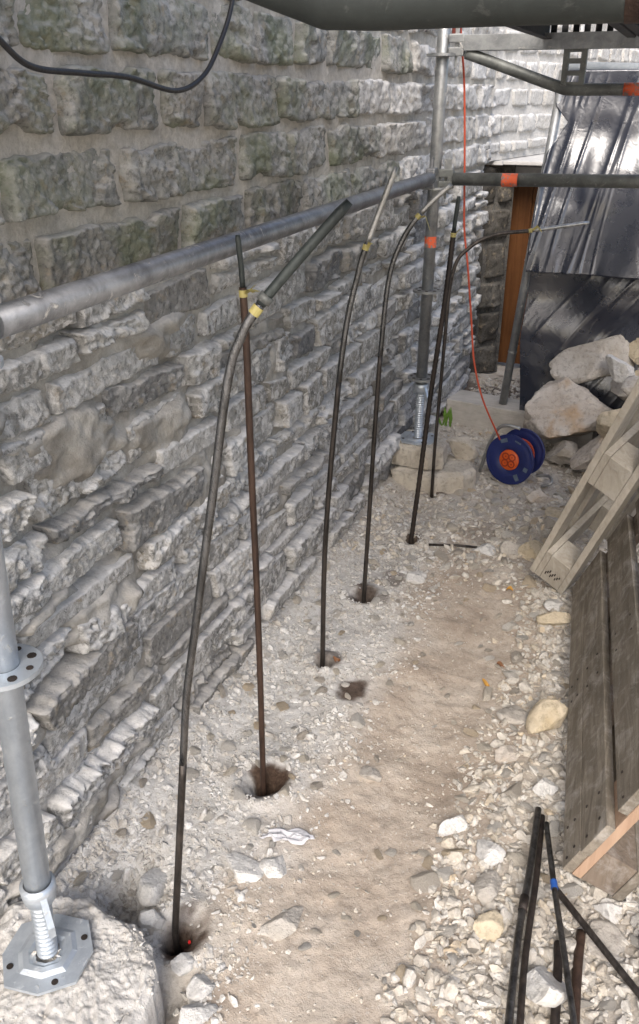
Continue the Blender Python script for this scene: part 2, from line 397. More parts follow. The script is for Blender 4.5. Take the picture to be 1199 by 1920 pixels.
c = gm.ramp(n1, [(.3, (.40, .355, .30)), (.5, (.49, .45, .395)), (.7, (.56, .53, .48))])
pc = gm.ramp(gm.noise(5, 7, .65, .4, off=(3, 1, 0)), [(.3, (.34, .28, .225)), (.5, (.46, .395, .33)), (.7, (.56, .505, .44))])
c = gm.mix(gm.attr('path'), c, pc)
c = gm.mix(gm.math('MULTIPLY', gm.attr('white'), .8), c, gm.ramp(n1, [(.3, (.52, .51, .49)), (.65, (.66, .655, .64))]))
c = gm.mix(gm.ramp(n2, [(.30, .6), (.52, 0)]), c, (.24, .205, .165))
c = gm.mix(gm.ramp(gm.noise(120, 6, .7, off=(5, 5, 5)), [(.58, 0), (.68, .5)]), c, (.62, .605, .58))
c = gm.mix(gm.attr('wet'), c, gm.ramp(n2, [(.3, (.035, .022, .016)), (.7, (.11, .075, .055))]))
gm.col(c); gm.bump(gm.math('ADD', n2, gm.math('MULTIPLY', n3, .5)), .0045)
ground = link('ground', mesh_np('ground', xyz(GX, GY, GZ), grid_faces(len(gx), len(gy)), True,
              dict(path=path_mask(GX, GY), wet=wet, white=white)), gm.m)
tag(ground, kind='structure')

# ------------------------------------------------------------------ masonry walls
class Wall:
    """a wall face: u along, v up, h out of the face"""
    def __init__(s, root, origin, ang):
        s.root = root; s.o = np.array(origin, float); s.d = np.array((math.sin(ang), math.cos(ang), 0.)); s.nrm = np.array((math.cos(ang), -math.sin(ang), 0.))
    def world(s, u, v, h):
        u, v, h = np.broadcast_arrays(u, v, h)
        return s.o + u[..., None] * s.d + h[..., None] * s.nrm + v[..., None] * np.array((0, 0, 1.))
    def stone(s, q, proud, rough, seed, res, fac=1.0, fine=1.0):
        (u0, v0), (u1, v1), (u2, v2), (u3, v3) = q           # bl, br, tr, tl
        lu = (u1 - u0 + u2 - u3) / 2; lv = (v3 - v0 + v2 - v1) / 2
        nu = int(min(90, max(7, lu / res))); nv = int(min(60, max(6, lv / (res * .8))))
        a = np.linspace(-1, 1, nu + 1); b = np.linspace(-1, 1, nv + 1)
        A, B = np.meshgrid(a, b, indexing='ij')
        s_, t_ = (A + 1) / 2, (B + 1) / 2
        U = (u0 * (1 - s_) + u1 * s_) * (1 - t_) + (u3 * (1 - s_) + u2 * s_) * t_
        V = (v0 * (1 - t_) + v3 * t_) * (1 - s_) + (v1 * (1 - t_) + v2 * t_) * s_
        # rounded corners and ragged edges
        cr = np.maximum(0, np.abs(A * B) - .65) * .25
        U = U - A * cr * min(lv, lu) * .35; V = V - B * cr * min(lv, lu) * .35
        sd = seed * 3.17
        wu = fbm(xyz(U * 11, V * 11, sd), 3, 2); wv = fbm(xyz(U * 11, V * 11, sd + 40), 3, 3)
        rag = .0065 + .005 * rough
        U = U + rag * wu + .004 * fbm(xyz(U * 50, V * 50, sd), 2, 4); V = V + rag * wv + .004 * fbm(xyz(U * 50, V * 50, sd + 9), 2, 5)
        # distance to the edge in metres, chipped here and there
        ed = np.minimum((1 - np.abs(A)) * lu / 2, (1 - np.abs(B)) * lv / 2)
        chip = np.maximum(0, fbm(xyz(U * 16, V * 16, sd + 70), 3, 6)) * .020 * rough
        prof = np.clip((ed - chip) / .007, 0, 1) ** .5
        wa = .5 * fbm(xyz(U * 20, V * 20, sd + 5), 2, 14); wb = .5 * fbm(xyz(U * 20, V * 20, sd + 25), 2, 15)
        h = proud * prof * (1 - .4 * np.clip(chip / .012, 0, 1) * (ed < .02))
        tex = .012 * fac * facets(U * 6 + sd + wa, V * 9 + seed + wb, seed % 97) + .0035 * facets(U * 24 + wa, V * 32 + wb, seed % 89)
        tex = tex + .0035 * ridged(xyz(U * 13, V * 24, sd), 3, 11) + .0042 * fbm(xyz(U * 42, V * 60, sd), 3, 12) + fine * .0030 * fbm(xyz(U * 120, V * 120, sd), 2, 13)
        h = h + rough * tex * (.35 + .65 * prof)
        h = h + (.010 * rough * (((seed * 7919) % 17) / 8.5 - 1)) * A * prof + (.008 * rough * (((seed * 104729) % 13) / 6.5 - 1)) * B * prof
        h = np.where(ed < 1e-6, -.05, h)
        return s.world(U, V, h), grid_faces(nu + 1, nv + 1)
    def put(s, q, mat, **kw):
        V, Q = s.stone(q, **kw)
        V = V - np.array(s.root.location)
        return link('stone', mesh_np('stone', V, Q[:, ::-1] if FLIP else Q), mat, s.root)
FLIP = False
def course_lines(us, levels, wav, seed):
    return [v + wav * fbm(xyz(np.asarray(us) * 1.3, i * 3.3, seed), 2, 7) for i, v in enumerate(levels)]
def split(u0, u1, lo, hi, rs, fixed=None):
    """joint positions"""
    if fixed: 
        js = list(fixed); 
        while js[0] > u0: js.insert(0, js[0] - rs.uniform(lo, hi))
        while js[-1] < u1: js.append(js[-1] + rs.uniform(lo, hi))
        return js
    js = [u0 - rs.uniform(0, lo)]
    while js[-1] < u1: js.append(js[-1] + rs.uniform(lo, hi))
    return js
rs = random.Random(11)
wall = thing('stone_wall', (-1.085, 3.0, 0), 'long rough grey stone wall running along the left side of the trench', 'wall')
W1 = Wall(wall, (-1.085, 0, 0), 0.0)
UEND = 5.12
def depth_at(u): return math.hypot(1.0, u * 1.0) 
levels = [1.95, 1.812, 1.672, 1.536, 1.40, 1.268]
fixed = {1: [1.555, 1.945, 2.18, 2.43, 2.665, 3.17, 3.52], 2: [1.375, 1.71, 1.905, 2.305, 2.58, 2.92, 3.25, 3.62], 3: [1.20, 1.545, 2.07, 2.37, 2.685, 3.14, 3.43, 3.76], 4: [1.27, 1.77, 2.09, 2.48, 2.88, 3.41]}
tags = []
for i in range(len(levels) - 1):
    js = split(.85, UEND, .17, .40, rs, fixed.get(i))
    for a, b in zip(js[:-1], js[1:]):
        b_ = min(b, UEND + rs.uniform(-.02, .02))
        if b_ - a < .05: continue
        ga, gb = rs.uniform(.006, .011), rs.uniform(.006, .011)
        top, bot = levels[i] - rs.uniform(.0, .005), levels[i + 1] + rs.uniform(.011, .018)
        jj = lambda: rs.uniform(-.006, .006)
        q = [(a + ga + jj(), bot + jj()), (b_ - gb + jj(), bot + jj()), (b_ - gb + jj(), top + jj()), (a + ga + jj(), top + jj())]
        res = min(.012, max(.0036, .0026 * depth_at((a + b) / 2)))
        W1.put(q, M['pale_wall'] if (a + b) / 2 > 3.15 + rs.uniform(-.25, .25) else M['ashlar'], proud=rs.uniform(.020, .034), rough=rs.uniform(.9, 1.4), fine=1.5, seed=rs.randrange(9999), res=res)
low = [1.262, 1.14, 1.045, .955, .86, .775, .665, .585, .50, .40, .315, .235, .135, .05, -.06]
for i in range(len(low) - 1):
    js = split(.80, UEND - .1, .13, .44, rs)
    for a, b in zip(js[:-1], js[1:]):
        b_ = min(b, UEND - .06 + rs.uniform(-.05, .05))
        if b_ - a < .06: continue
        um = (a + b_) / 2
        w0 = .018 * vnoise(xyz(um * 1.7, i * 3.1)); w1 = .018 * vnoise(xyz(um * 1.7, (i + 1) * 3.1))
        top, bot = low[i] + w0 - rs.uniform(.0, .009), low[i + 1] + w1 + rs.uniform(.003, .014)
        parts = [(bot, top)]
        if top - bot > .075 and rs.random() < .22:
            m_ = bot + (top - bot) * rs.uniform(.4, .6); parts = [(bot, m_ - .006), (m_ + .006, top)]
        for bo, to in parts:
            ga, gb = rs.uniform(.002, .010), rs.uniform(.002, .010); jj = lambda: rs.uniform(-.018, .018)
            q = [(a + ga + jj(), bo + jj() * .7), (b_ - gb + jj(), bo + jj() * .7), (b_ - gb + jj(), to + jj() * .7), (a + ga + jj(), to + jj() * .7)]
            res = min(.012, max(.0036, .0026 * depth_at(um)))
            pr = rs.choice([.008, .014, .02, .026, .036]) + rs.uniform(-.004, .004)
            W1.put(q, M['rubble_wall'] if rs.random() < .82 else M['slate_grey'], proud=pr, rough=rs.choice([rs.uniform(.3, .55), rs.uniform(.6, .95), rs.uniform(1.0, 1.6)]), fine=1.9, seed=rs.randrange(9999), res=res)
# mortar sheet
mu = axis_pts([(.5, 2.2, .0075), (2.2, 3.4, .013), (3.4, UEND, .02)]); mv = axis_pts([(-.15, 1.3, .0085), (1.3, 2.0, .0085), (2.0, 4.6, .65)])
MU, MV = np.meshgrid(mu, mv, indexing='ij')
mh = .004 + .016 * fbm(xyz(MU * 5, MV * 7), 3, 81) + .006 * fbm(xyz(MU * 22, MV * 26), 3, 82) + .0055 * fbm(xyz(MU * 55, MV * 60), 3, 83)
mh = np.where(MV > 1.27, mh * .5 + .006, mh * .8 - .008 - .010 * sstep(1.4, 2.4, MU))
# mortar laid over and dripping past stones in the lower part
mh = mh + sstep(1.3, 1.15, MV) * .034 * (.35 + .65 * sstep(3.0, 1.4, MU)) * sstep(.10, .42, fbm(xyz(MU * 3.0, MV * 9), 4, 85)) * (1 + .5 * fbm(xyz(MU * 16, MV * 20), 3, 87))
mh = mh - sstep(1.28, 1.2, MV) * .035 * sstep(.22, .45, fbm(xyz(MU * 6, MV * 14, 3), 3, 88))
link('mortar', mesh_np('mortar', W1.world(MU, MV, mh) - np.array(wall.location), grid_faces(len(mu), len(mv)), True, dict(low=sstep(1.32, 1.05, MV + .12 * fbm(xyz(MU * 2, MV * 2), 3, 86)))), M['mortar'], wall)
# wall end and thickness
mb = MB(); mb.box((-1.385, 2.6, 2.25), (.5, 5.0, 4.7)); mb.build('masonry_core', M['mortar'], wall)

# far wall, turned a little
ANG = R(11)
far = thing('far_stone_wall', (-1.085, 5.13, 1.28), 'pale sunlit stone wall beyond the scaffold, above the wooden door', 'wall')
W2 = Wall(far, (-1.085, 5.12, 0), ANG)
lev2 = [2.36, 2.225, 2.088, 1.95, 1.812, 1.672, 1.536, 1.40, 1.30]
for i in range(len(lev2) - 1):
    js = split(0.0, 4.4, .14, .34, rs)
    js[0] = -.06 if i % 2 else .0
    for a, b in zip(js[:-1], js[1:]):
        ga, gb = rs.uniform(.005, .01), rs.uniform(.005, .01); jj = lambda: rs.uniform(-.005, .005)
        top, bot = lev2[i] - rs.uniform(.006, .012), lev2[i + 1] + rs.uniform(.008, .018)
        W2.put([(a + ga, bot + jj()), (b - gb, bot + jj()), (b - gb, top + jj()), (a + ga, top + jj())], M['pale_wall'], proud=rs.uniform(.014, .026), rough=rs.uniform(.5, .9), seed=rs.randrange(9999), res=.016)
mu = axis_pts([(-.02, 4.5, .03)]); mv = axis_pts([(1.285, 2.4, .02), (2.4, 4.6, .7)])
MU, MV = np.meshgrid(mu, mv, indexing='ij')
link('mortar', mesh_np('mortar', W2.world(MU, MV, .004 + .006 * fbm(xyz(MU * 9, MV * 9), 3, 91)) - np.array(far.location), grid_faces(len(mu), len(mv))), M['mortar_pale'], far)
mb = MB(); A2 = np.array([W2.nrm, W2.d, (0, 0, 1.)])
mb.box(W2.o + W2.d * 2.24 - W2.nrm * .26 + np.array((0, 0, 2.945)), (.5, 4.5, 3.31), A2); mb.build('masonry_core', M['mortar_pale'], far)
# reveal under it: shade-painted wall turning towards the door
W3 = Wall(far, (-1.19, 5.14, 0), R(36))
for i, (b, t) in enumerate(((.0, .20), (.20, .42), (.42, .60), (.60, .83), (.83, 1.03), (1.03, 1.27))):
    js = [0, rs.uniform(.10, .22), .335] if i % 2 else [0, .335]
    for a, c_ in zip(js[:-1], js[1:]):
        W3.put([(a + .008, b + .01), (c_ - .008, b + .01), (c_ - .008, t - .01), (a + .008, t - .01)], M['shaded_wall'], proud=rs.uniform(.015, .03), rough=1.2, seed=rs.randrange(9999), res=.016)
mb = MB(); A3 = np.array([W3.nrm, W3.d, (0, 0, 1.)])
mb.box(W3.o + W3.d * .16 - W3.nrm * .12 + np.array((0, 0, .62)), (.24, .40, 1.30), A3); mb.build('reveal_core', M['shaded_wall'], far)
mb = MB(); mb.box((-.38, 5.74, 1.272), (1.28, .98, .020)); mb.build('lintel_slab', M['lintel'], far, .004)
mb = MB(); mb.box((-1.10, 5.5, 1.272), (.16, .56, .020)); mb.build('lintel_slab', M['lintel'], far)
mb = MB(); mb.box((-.3, 6.45, .6), (1.8, .06, 1.3)); mb.build('back_wall', M['shaded_wall'], far)

# ------------------------------------------------------------------ door in the recess
dr = thing('wooden_door', (-.60, 5.58, 0), 'brown panelled wooden door in the dark recess under the far wall', 'door')
def dbox(n, x0, x1, z0, z1, y=5.55, d=.05, mat='door_wood'):
    mb = MB(); mb.box(((x0 + x1) / 2, y + d / 2, (z0 + z1) / 2), (x1 - x0, d, z1 - z0)); return mb.build(n, M[mat], dr, .003)
dbox('stile', -1.02, -.885, .03, 1.17); dbox('stile', -.40, -.28, .03, 1.17)
dbox('rail', -.883, -.402, 1.04, 1.168, 5.552); dbox('rail', -.883, -.402, .62, .72, 5.552); dbox('rail', -.883, -.402, .032, .15, 5.552)
dbox('panel', -.89, -.395, .72, 1.04, 5.583, .012); dbox('panel', -.89, -.395, .15, .62, 5.583, .012)
dbox('head', -1.05, -.25, 1.178, 1.235, 5.53, .08, 'lintel')

# ------------------------------------------------------------------ scaffold
def rosette(name, c, parent, mat):
    mb = MB(); n_ = 32
    mb.ring(c, (0, 0, 1), .0245, .061, .009, n_)
    o = mb.build(name, mat, parent)
    for k in range(8):
        th = k * math.pi / 4 + .2; rr = .0455; hm = MB()
        hm.ring((c[0] + rr * math.cos(th), c[1] + rr * math.sin(th), c[2] + .0052), (0, 0, 1), .0005, .008 if k % 2 else .006, .0012, 10)
        hm.build('hole', M['rod_black'], o)
    return o
def standard(base, top, ztube, rosz, label, mat, plate_rot=.3, collar=None, nutz=None):
    t = thing('scaffold_standard', base, label, 'scaffold post', 'scaffold standards along the trench')
    b, e = np.array(base), np.array(top); L = lambda z: b + (e - b) * ((z - b[2]) / (e[2] - b[2]))
    mb = MB(); mb.tube([L(ztube), e], .02415, 24); mb.build('tube', mat, t)
    for z in rosz: rosette('rosette', L(z), t, mat)
    # threaded jack
    mb = MB(); zs = np.arange(base[2] + .006, ztube + .02, .002)
    mb.tube([L(z) for z in zs], [.0185 + .0016 * math.sin(z * 2 * math.pi / .0105) for z in zs], 20); mb.build('jack_screw', M['galv_new'], t)
    # wing nut
    mb = MB(); c = L(ztube)
    mb.lathe(c, (0, 0, 1), [(.0225, -.028), (.030, -.026), (.0325, -.004), (.0325, .010), (.0255, .013)], 24)
    for sgn, ln in ((1, .07), (-1, .045)):
        d = np.array((.80 * sgn, -.55 * sgn, 0)); p = c + d * .028
        s_ = np.array((.55, .80, 0)) * .006
        q = [p - s_ + (0, 0, -.026), p + s_ + (0, 0, -.026), p + s_ + (0, 0, .008), p - s_ + (0, 0, .008)]
        e2 = c + d * (.028 + ln * .45) + np.array((0, 0, -ln * .9))
        q2 = [e2 - s_ + (0, 0, -.012), e2 + s_ + (0, 0, -.012), e2 + s_ + (0, 0, .012), e2 - s_ + (0, 0, .012)]
        mb.hexa(q + q2)
    mb.build('jack_nut', M['galv_new'], t)
    # eight sided base plate with raised rim around the screw
    mb = MB(); prof = []
    c = np.array(base); n_ = 8; out = []
    for k in range(n_):
        th = plate_rot + k * 2 * math.pi / n_ ; rr = .093 if k % 2 else .086
        out.append((math.cos(th) * rr, math.sin(th) * rr))
    vs = []; fs = []
    rings = [(.27, .003), (.34, .0035), (.42, .009), (.55, .009), (.66, .004), (1.0, .004)]
    for s_, hz in rings:
        for x, y in out: vs.append(c + (x * s_, y * s_, hz))
    for x, y in out: vs.append(c + (x, y, -.003))
    for i in range(len(rings)):
        for k in range(n_): fs.append((i * n_ + k, i * n_ + (k + 1) % n_, (i + 1) * n_ + (k + 1) % n_, (i + 1) * n_ + k))
    mb.add(vs, fs); pl = mb.build('base_plate', M['galv_new'], t)
    for k in range(4):
        th = plate_rot + .4 + k * math.pi / 2; hm = MB()
        hm.ring(c + (.070 * math.cos(th), .070 * math.sin(th), .0052), (0, 0, 1), .0005, .0065, .001, 12)
        hm.build('hole', M['rod_black'], pl)
    if collar:
        mb = MB(); mb.lathe(L(collar), (0, 0, 1), [(.0246, -.12), (.028, -.12), (.028, .0), (.0246, .0)], 24); mb.build('base_collar', mat, t)
    return t, L
near_std, LN = standard((-.904, .824, .132), (-.945, .985, 2.6), .30, [.775, 1.275, 1.775], 'pale galvanised scaffold post at the left edge with round collar and screw jack foot', M['galv_new'], .45)
far_std, LF = standard((-.975, 3.565, .205), (-.945, 3.55, 2.6), .455, [.493, .875, 1.285, 1.755], 'grey scaffold post on stone blocks where the two guard rails meet', M['galv'], .2)
def band(c, ax, parent, r=.0248, h=.04, n=20):
    mb = MB(); mb.ring(c, ax, r - .0012, r, h, n); return mb.build('orange_mark', M['orange_paint'], parent)
band(LF(1.075), (0, 0, 1), far_std, h=.044)
def wedge_head(c, d, parent, mat):
    d = np.array(d, float); s_ = np.cross(d, (0, 0, 1.)); A = np.array([d, s_, (0, 0, 1.)])
    mb = MB(); mb.box(c + d * .048 + np.array((0, 0, .022)), (.058, .036, .030), A); mb.box(c + d * .048 - np.array((0, 0, .022)), (.058, .036, .030), A); mb.box(c + d * .068, (.02, .034, .06), A)
    o = mb.build('wedge_head', mat, parent, .004)
    mb = MB(); mb.hexa([c + d * (.046 + a) + s_ * b + np.array((0, 0, z)) for z, k in ((-.075, .5), (.075, 1)) for a, b in ((-.008 * k, -.003), (.008 * k, -.003), (.008 * k, .003), (-.008 * k, .003))])
    mb.build('wedge', mat, o, .001)
    return o
def ledger(p, q, label, mat, heads=(1, 1), name='scaffold_ledger', r=.02415):
    p, q = np.array(p), np.array(q); d = (q - p) / np.linalg.norm(q - p)
    t = thing(name, (p + q) / 2, label, 'scaffold tube')
    mb = MB(); mb.tube([p + d * .075, q - d * .075], r, 24); mb.build('tube', mat, t)
    if heads[0]: wedge_head(p, d, t, mat)
    if heads[1]: wedge_head(q, -d, t, mat)
    return t
lr = ledger(LN(1.315), LF(1.325), 'long grey scaffold guard rail running along the stone wall', M['galv_mid'], (0, 1))
lt = ledger(LF(1.318), (.62, 3.60, 1.345), 'short scaffold guard rail crossing in front of the black plastic sheet', M['galv_dark'], (1, 0))
band(np.array((-.66, 3.559, 1.3225)), (1, .03, .02), lt, h=.06)
# latch plate above the rail joint
mb = MB(); mb.box(LF(1.36) + np.array((.055, -.01, 0)), (.030, .006, .07)); mb.build('latch', M['galv'], far_std, .002)
# reinforced transoms
def transom(x0, x1, y, ztop, zlow, xb, label, mat, matd):
    t = thing('scaffold_transom', ((x0 + x1) / 2, y, ztop), label, 'scaffold beam', 'reinforced scaffold transoms under the deck')
    mb = MB()
    # u shaped top chord
    mb.box(((x0 + .08 + x1) / 2, y, ztop - .024), (x1 - x0 - .08, .048, .006)); 
    for s_ in (-1, 1): mb.box(((x0 + .08 + x1) / 2, y + s_ * .0265, ztop - .002), (x1 - x0 - .08, .005, .052))
    mb.build('top_chord', mat, t, .0012)
    mb = MB(); mb.tube(crv([(x0 + .085, y, ztop - .035), (x0 + .2, y, ztop - .035 - (.115 / (xb - x0 - .085)) * (ztop - .035 - zlow)), (xb - .04, y, zlow + .012), (xb + .02, y, zlow), (xb + .2, y, zlow), (x1 - .1, y, zlow)], 8), .0205, 20); mb.build('lower_chord', matd, t)
    # punched post between the chords
    xp = xb + .02; zt, zb = ztop - .027, zlow + .014; W_, D_ = .082, .03
    mb = MB(); nh = 3; cell = (zt - zb) / nh
    for s_ in (-1, 1): mb.box((xp + s_ * W_ * .38, y, (zt + zb) / 2), (W_ * .24, D_, zt - zb))
    for k in range(nh + 1):
        z = zb + cell * k; hgt = cell * .42 if 0 < k < nh else cell * .26
        mb.box((xp, y + .001, z + (0 if 0 < k < nh else (hgt / 2 if k == 0 else -hgt / 2))), (W_ * .53, D_ - .002, hgt))
    mb.build('punched_post', matd, t)
    if x0 < -.9: wedge_head(np.array((x0, y, ztop - .008)), (1, 0, 0), t, mat)
    return t
tf = transom(-.948, .62, 3.55, 1.795, 1.638, -.485, 'far perforated scaffold transom with sloping brace carrying the deck', M['galv'], M['galv_dark'])
mb = MB(); mb.tube([(-.285, 3.55, 1.638), (-.20, 3.55, 1.638)], .0209, 20); mb.build('red_mark', M['orange_paint'], tf)
tn = transom(-.80, .75, .85, 1.86, 1.694, -.335, 'dark scaffold transom close overhead at the top of the view', M['galv_shaded'], M['galv_shaded'])
mb = MB(); mb.tube([(-.075, .85, 1.694), (-.02, .85, 1.694)], .0212, 20); mb.build('rust_patch', M['rod_rust'], tn)
# steel deck planks spanning the two transoms
for k, (x0, lab) in enumerate(((-.58, 'perforated steel scaffold deck plank nearest the stone wall'), (-.255, 'perforated steel scaffold deck plank second from the wall'), (.07, 'perforated steel scaffold deck plank farthest from the wall'))):
    t = thing('deck_plank', (x0 + .16, 2.2, 1.83), lab, 'scaffold deck', 'steel deck planks overhead')
    x1 = x0 + .315
    mb = MB(); y0, y1 = .80, 3.62; ys = list(np.arange(y0, y1 - .01, .094)) + [y1]
    # top sheet with a row of slots left open: strips and bridges
    strips = [(x0, x0 + .05), (x0 + .075, x0 + .145), (x0 + .17, x0 + .24), (x0 + .265, x1)]
    for a, b in strips: mb.box(((a + b) / 2, (y0 + y1) / 2, 1.868), (b - a, y1 - y0, .003))
    for a, b in zip(strips[:-1], strips[1:]):
        for ya, yb in zip(ys[:-1], ys[1:]): mb.box(((a[1] + b[0]) / 2, ya + .018, 1.8675), (b[0] - a[1], .062, .0025))
    mb.build('panel', M['deck_steel'], t)
    for s_ in (0, 1):
        xx = x0 + .002 if s_ == 0 else x1 - .002
        mb = MB(); mb.box((xx, (y0 + y1) / 2, 1.832), (.004, y1 - y0, .068)); mb.box((xx + (.014 if s_ == 0 else -.014), (y0 + y1) / 2, 1.799), (.026, y1 - y0, .003)); mb.build('side_flange', M['deck_steel'], t)
    # slotted end caps
    for yy in (y0 + .01, y1 - .01):
        mb = MB()
        for j in range(8): mb.box((x0 + .02 + j * (x1 - x0 - .04) / 7, yy, 1.832), (.022, .004, .066))
        mb.box(((x0 + x1) / 2, yy, 1.806), (x1 - x0 - .008, .005, .016)); mb.box(((x0 + x1) / 2, yy, 1.858), (x1 - x0 - .008, .005, .016))
        mb.build('end_cap', M['deck_steel'], t)
    for yy in (y1, y0):
        for xx in (x0 + .07, x1 - .07):
            mb = MB(); mb.box((xx, yy + (-.045 if yy > 2 else .045), 1.80), (.03, .05, .035)); mb.build('hook', M['galv_dark'], t, .004)

# added unseen deck over the near bay, there to shade the upper wall
for k, (x0, lab) in enumerate(((-.90, 'added unseen shading plank against the wall'), (-.575, 'added unseen shading plank second from the wall'), (-.25, 'added unseen shading plank in the middle'), (.075, 'added unseen shading plank fourth from the wall'), (.40, 'added unseen shading plank farthest from the wall'))):
    t = thing('deck_plank', (x0 + .16, -.5, 3.86), lab, 'scaffold deck', 'added unseen planks shading the near bay')
    mb = MB(); mb.box((x0 + .158, -.6, 3.88), (.315, 2.3, .004)); mb.build('panel', M['deck_steel'], t)
    for xx in (x0 + .002, x0 + .313):
        mb = MB(); mb.box((xx, -.6, 3.845), (.004, 2.3, .066)); mb.build('side_flange', M['deck_steel'], t)
# second frame with the plastic
s2 = thing('scaffold_pole', (-.745, 4.40, .135), 'leaning grey scaffold pole standing on the timber beam beside the black sheet', 'scaffold post')
mb = MB(); mb.tube([(-.745, 4.40, .137), (-.628, 4.47, 1.72)], .0215, 20); mb.build('tube', M['galv'], s2)
P2 = lambda z: np.array((-.745, 4.40, .137)) + np.array((.117, .07, 1.583)) * ((z - .137) / 1.583)
for z in (.42, .88, 1.32): 
    mb = MB(); mb.ring(P2(z), (.07, .04, 1), .0218, .0235, .008, 18); mb.build('tie_ring', M['wire'], s2)
top = ledger((-.70, 4.50, 1.735), (.9, 4.50, 1.690), 'pale scaffold tube holding up the black plastic sheet', M['galv_new'], (0, 0))

# ------------------------------------------------------------------ plastic sheets
pm = MT('black plastic film', .2, 0, .8)
pm.b.inputs['IOR'].default_value = 1.75
pm.col(pm.mix(pm.ramp(pm.noise(6, 7, .7, .3, stretch=(3, 3, .5)), [(.5, 0), (.8, .25)]), (.006, .010, .024), (.05, .05, .065)))
pm.rough(pm.noise(14, 4, .6), .18, .40); pm.bump(pm.noise(22, 2, .5, .8), .0015)
M['film'] = pm.m
def sheet(name, x0, x1, zt, zb, yt, yb, amp, lean, seed, label, left=None, nx=260, nz=110, freq=1.0):
    a = np.linspace(0, 1, nx); b = np.linspace(0, 1, nz); A, B = np.meshgrid(a, b, indexing='ij')
    xl = x0 + (np.interp(B, *left) if left else 0)
    X_ = xl + (x1 - xl) * A; Z_ = zt + (zb - zt) * B
    q = X_ + lean * (Z_ - zt) * (-1) * (1 + .25 * A)
    q = q + .02 * fbm(xyz(q * 5, Z_ * 1.2, seed), 2, seed)
    f1 = ridged(xyz(q * 6 * freq, Z_ * .5, seed), 1, seed + 1); f2 = vnoise(xyz(q * 17 * freq, Z_ * .8, seed), seed + 2); f3 = fbm(xyz(X_ * 4, Z_ * 4, seed), 2, seed + 3)
    f4 = np.maximum(0, ridged(xyz(q * 15 * freq, Z_ * .7, seed + 4), 1, seed + 5)) ** 2.5; f5 = np.maximum(0, ridged(xyz((q + .12 * Z_) * 19 * freq, Z_ * 1.0, seed + 6), 1, seed + 7)) ** 3
    grow = sstep(0, .10, B) * (.4 + .6 * sstep(-.3, .3, fbm(xyz(X_ * 3, Z_ * 2.5, seed + 8), 2, seed)))
    Y_ = yt + (yb - yt) * B ** 1.4 - amp * (f1 * .55 + .22 * f2 + .55 * f4 + .35 * f5) * grow + .028 * f3 * sstep(0, .2, B)
    X_ = X_ + amp * .3 * f2 * grow
    V = xyz(X_, Y_, Z_); o = np.array(((x0 + x1) / 2, yb, zb))
    ob = link(name, mesh_np(name, V - o, grid_faces(nx, nz)), M['film']); ob.location = o
    sm = ob.modifiers.new('thickness', 'SOLIDIFY'); sm.thickness = .0012
    return tag(ob, label, 'plastic sheet')
sheet('plastic_sheet', -.655, .55, 1.722, .86, 4.47, 4.25, .029, .20, 3, 'black plastic sheet with bright vertical folds hanging from the upper tube',
      left=([0, .1, .17, .25, .4, .55, .75, 1], [.05, .0, .01, .075, .0, -.01, -.015, -.015]))
sheet('plastic_sheet', -.668, -.10, .955, .05, 4.40, 4.33, .0055, .75, 23, 'smooth dark lower black plastic sheet tied behind the leaning pole',
      left=([0, .5, 1], [.0, -.015, .03]), freq=.8)
for i, (pts, lab) in enumerate(((((-.70, 4.39, .93), (-.62, 4.38, .915), (-.52, 4.39, .905)), 'pale tie wire across the top of the lower plastic sheet'),
                   (((-.50, 4.37, 1.06), (-.45, 4.36, .99), (-.40, 4.38, .95)), 'thin white wire end hanging in front of the black sheet'))):
    mb = MB(); mb.tube(crv(pts, 6), .0012, 6); tag(mb.build('tie_wire', M['wire'], origin=pts[0]), lab, 'wire')

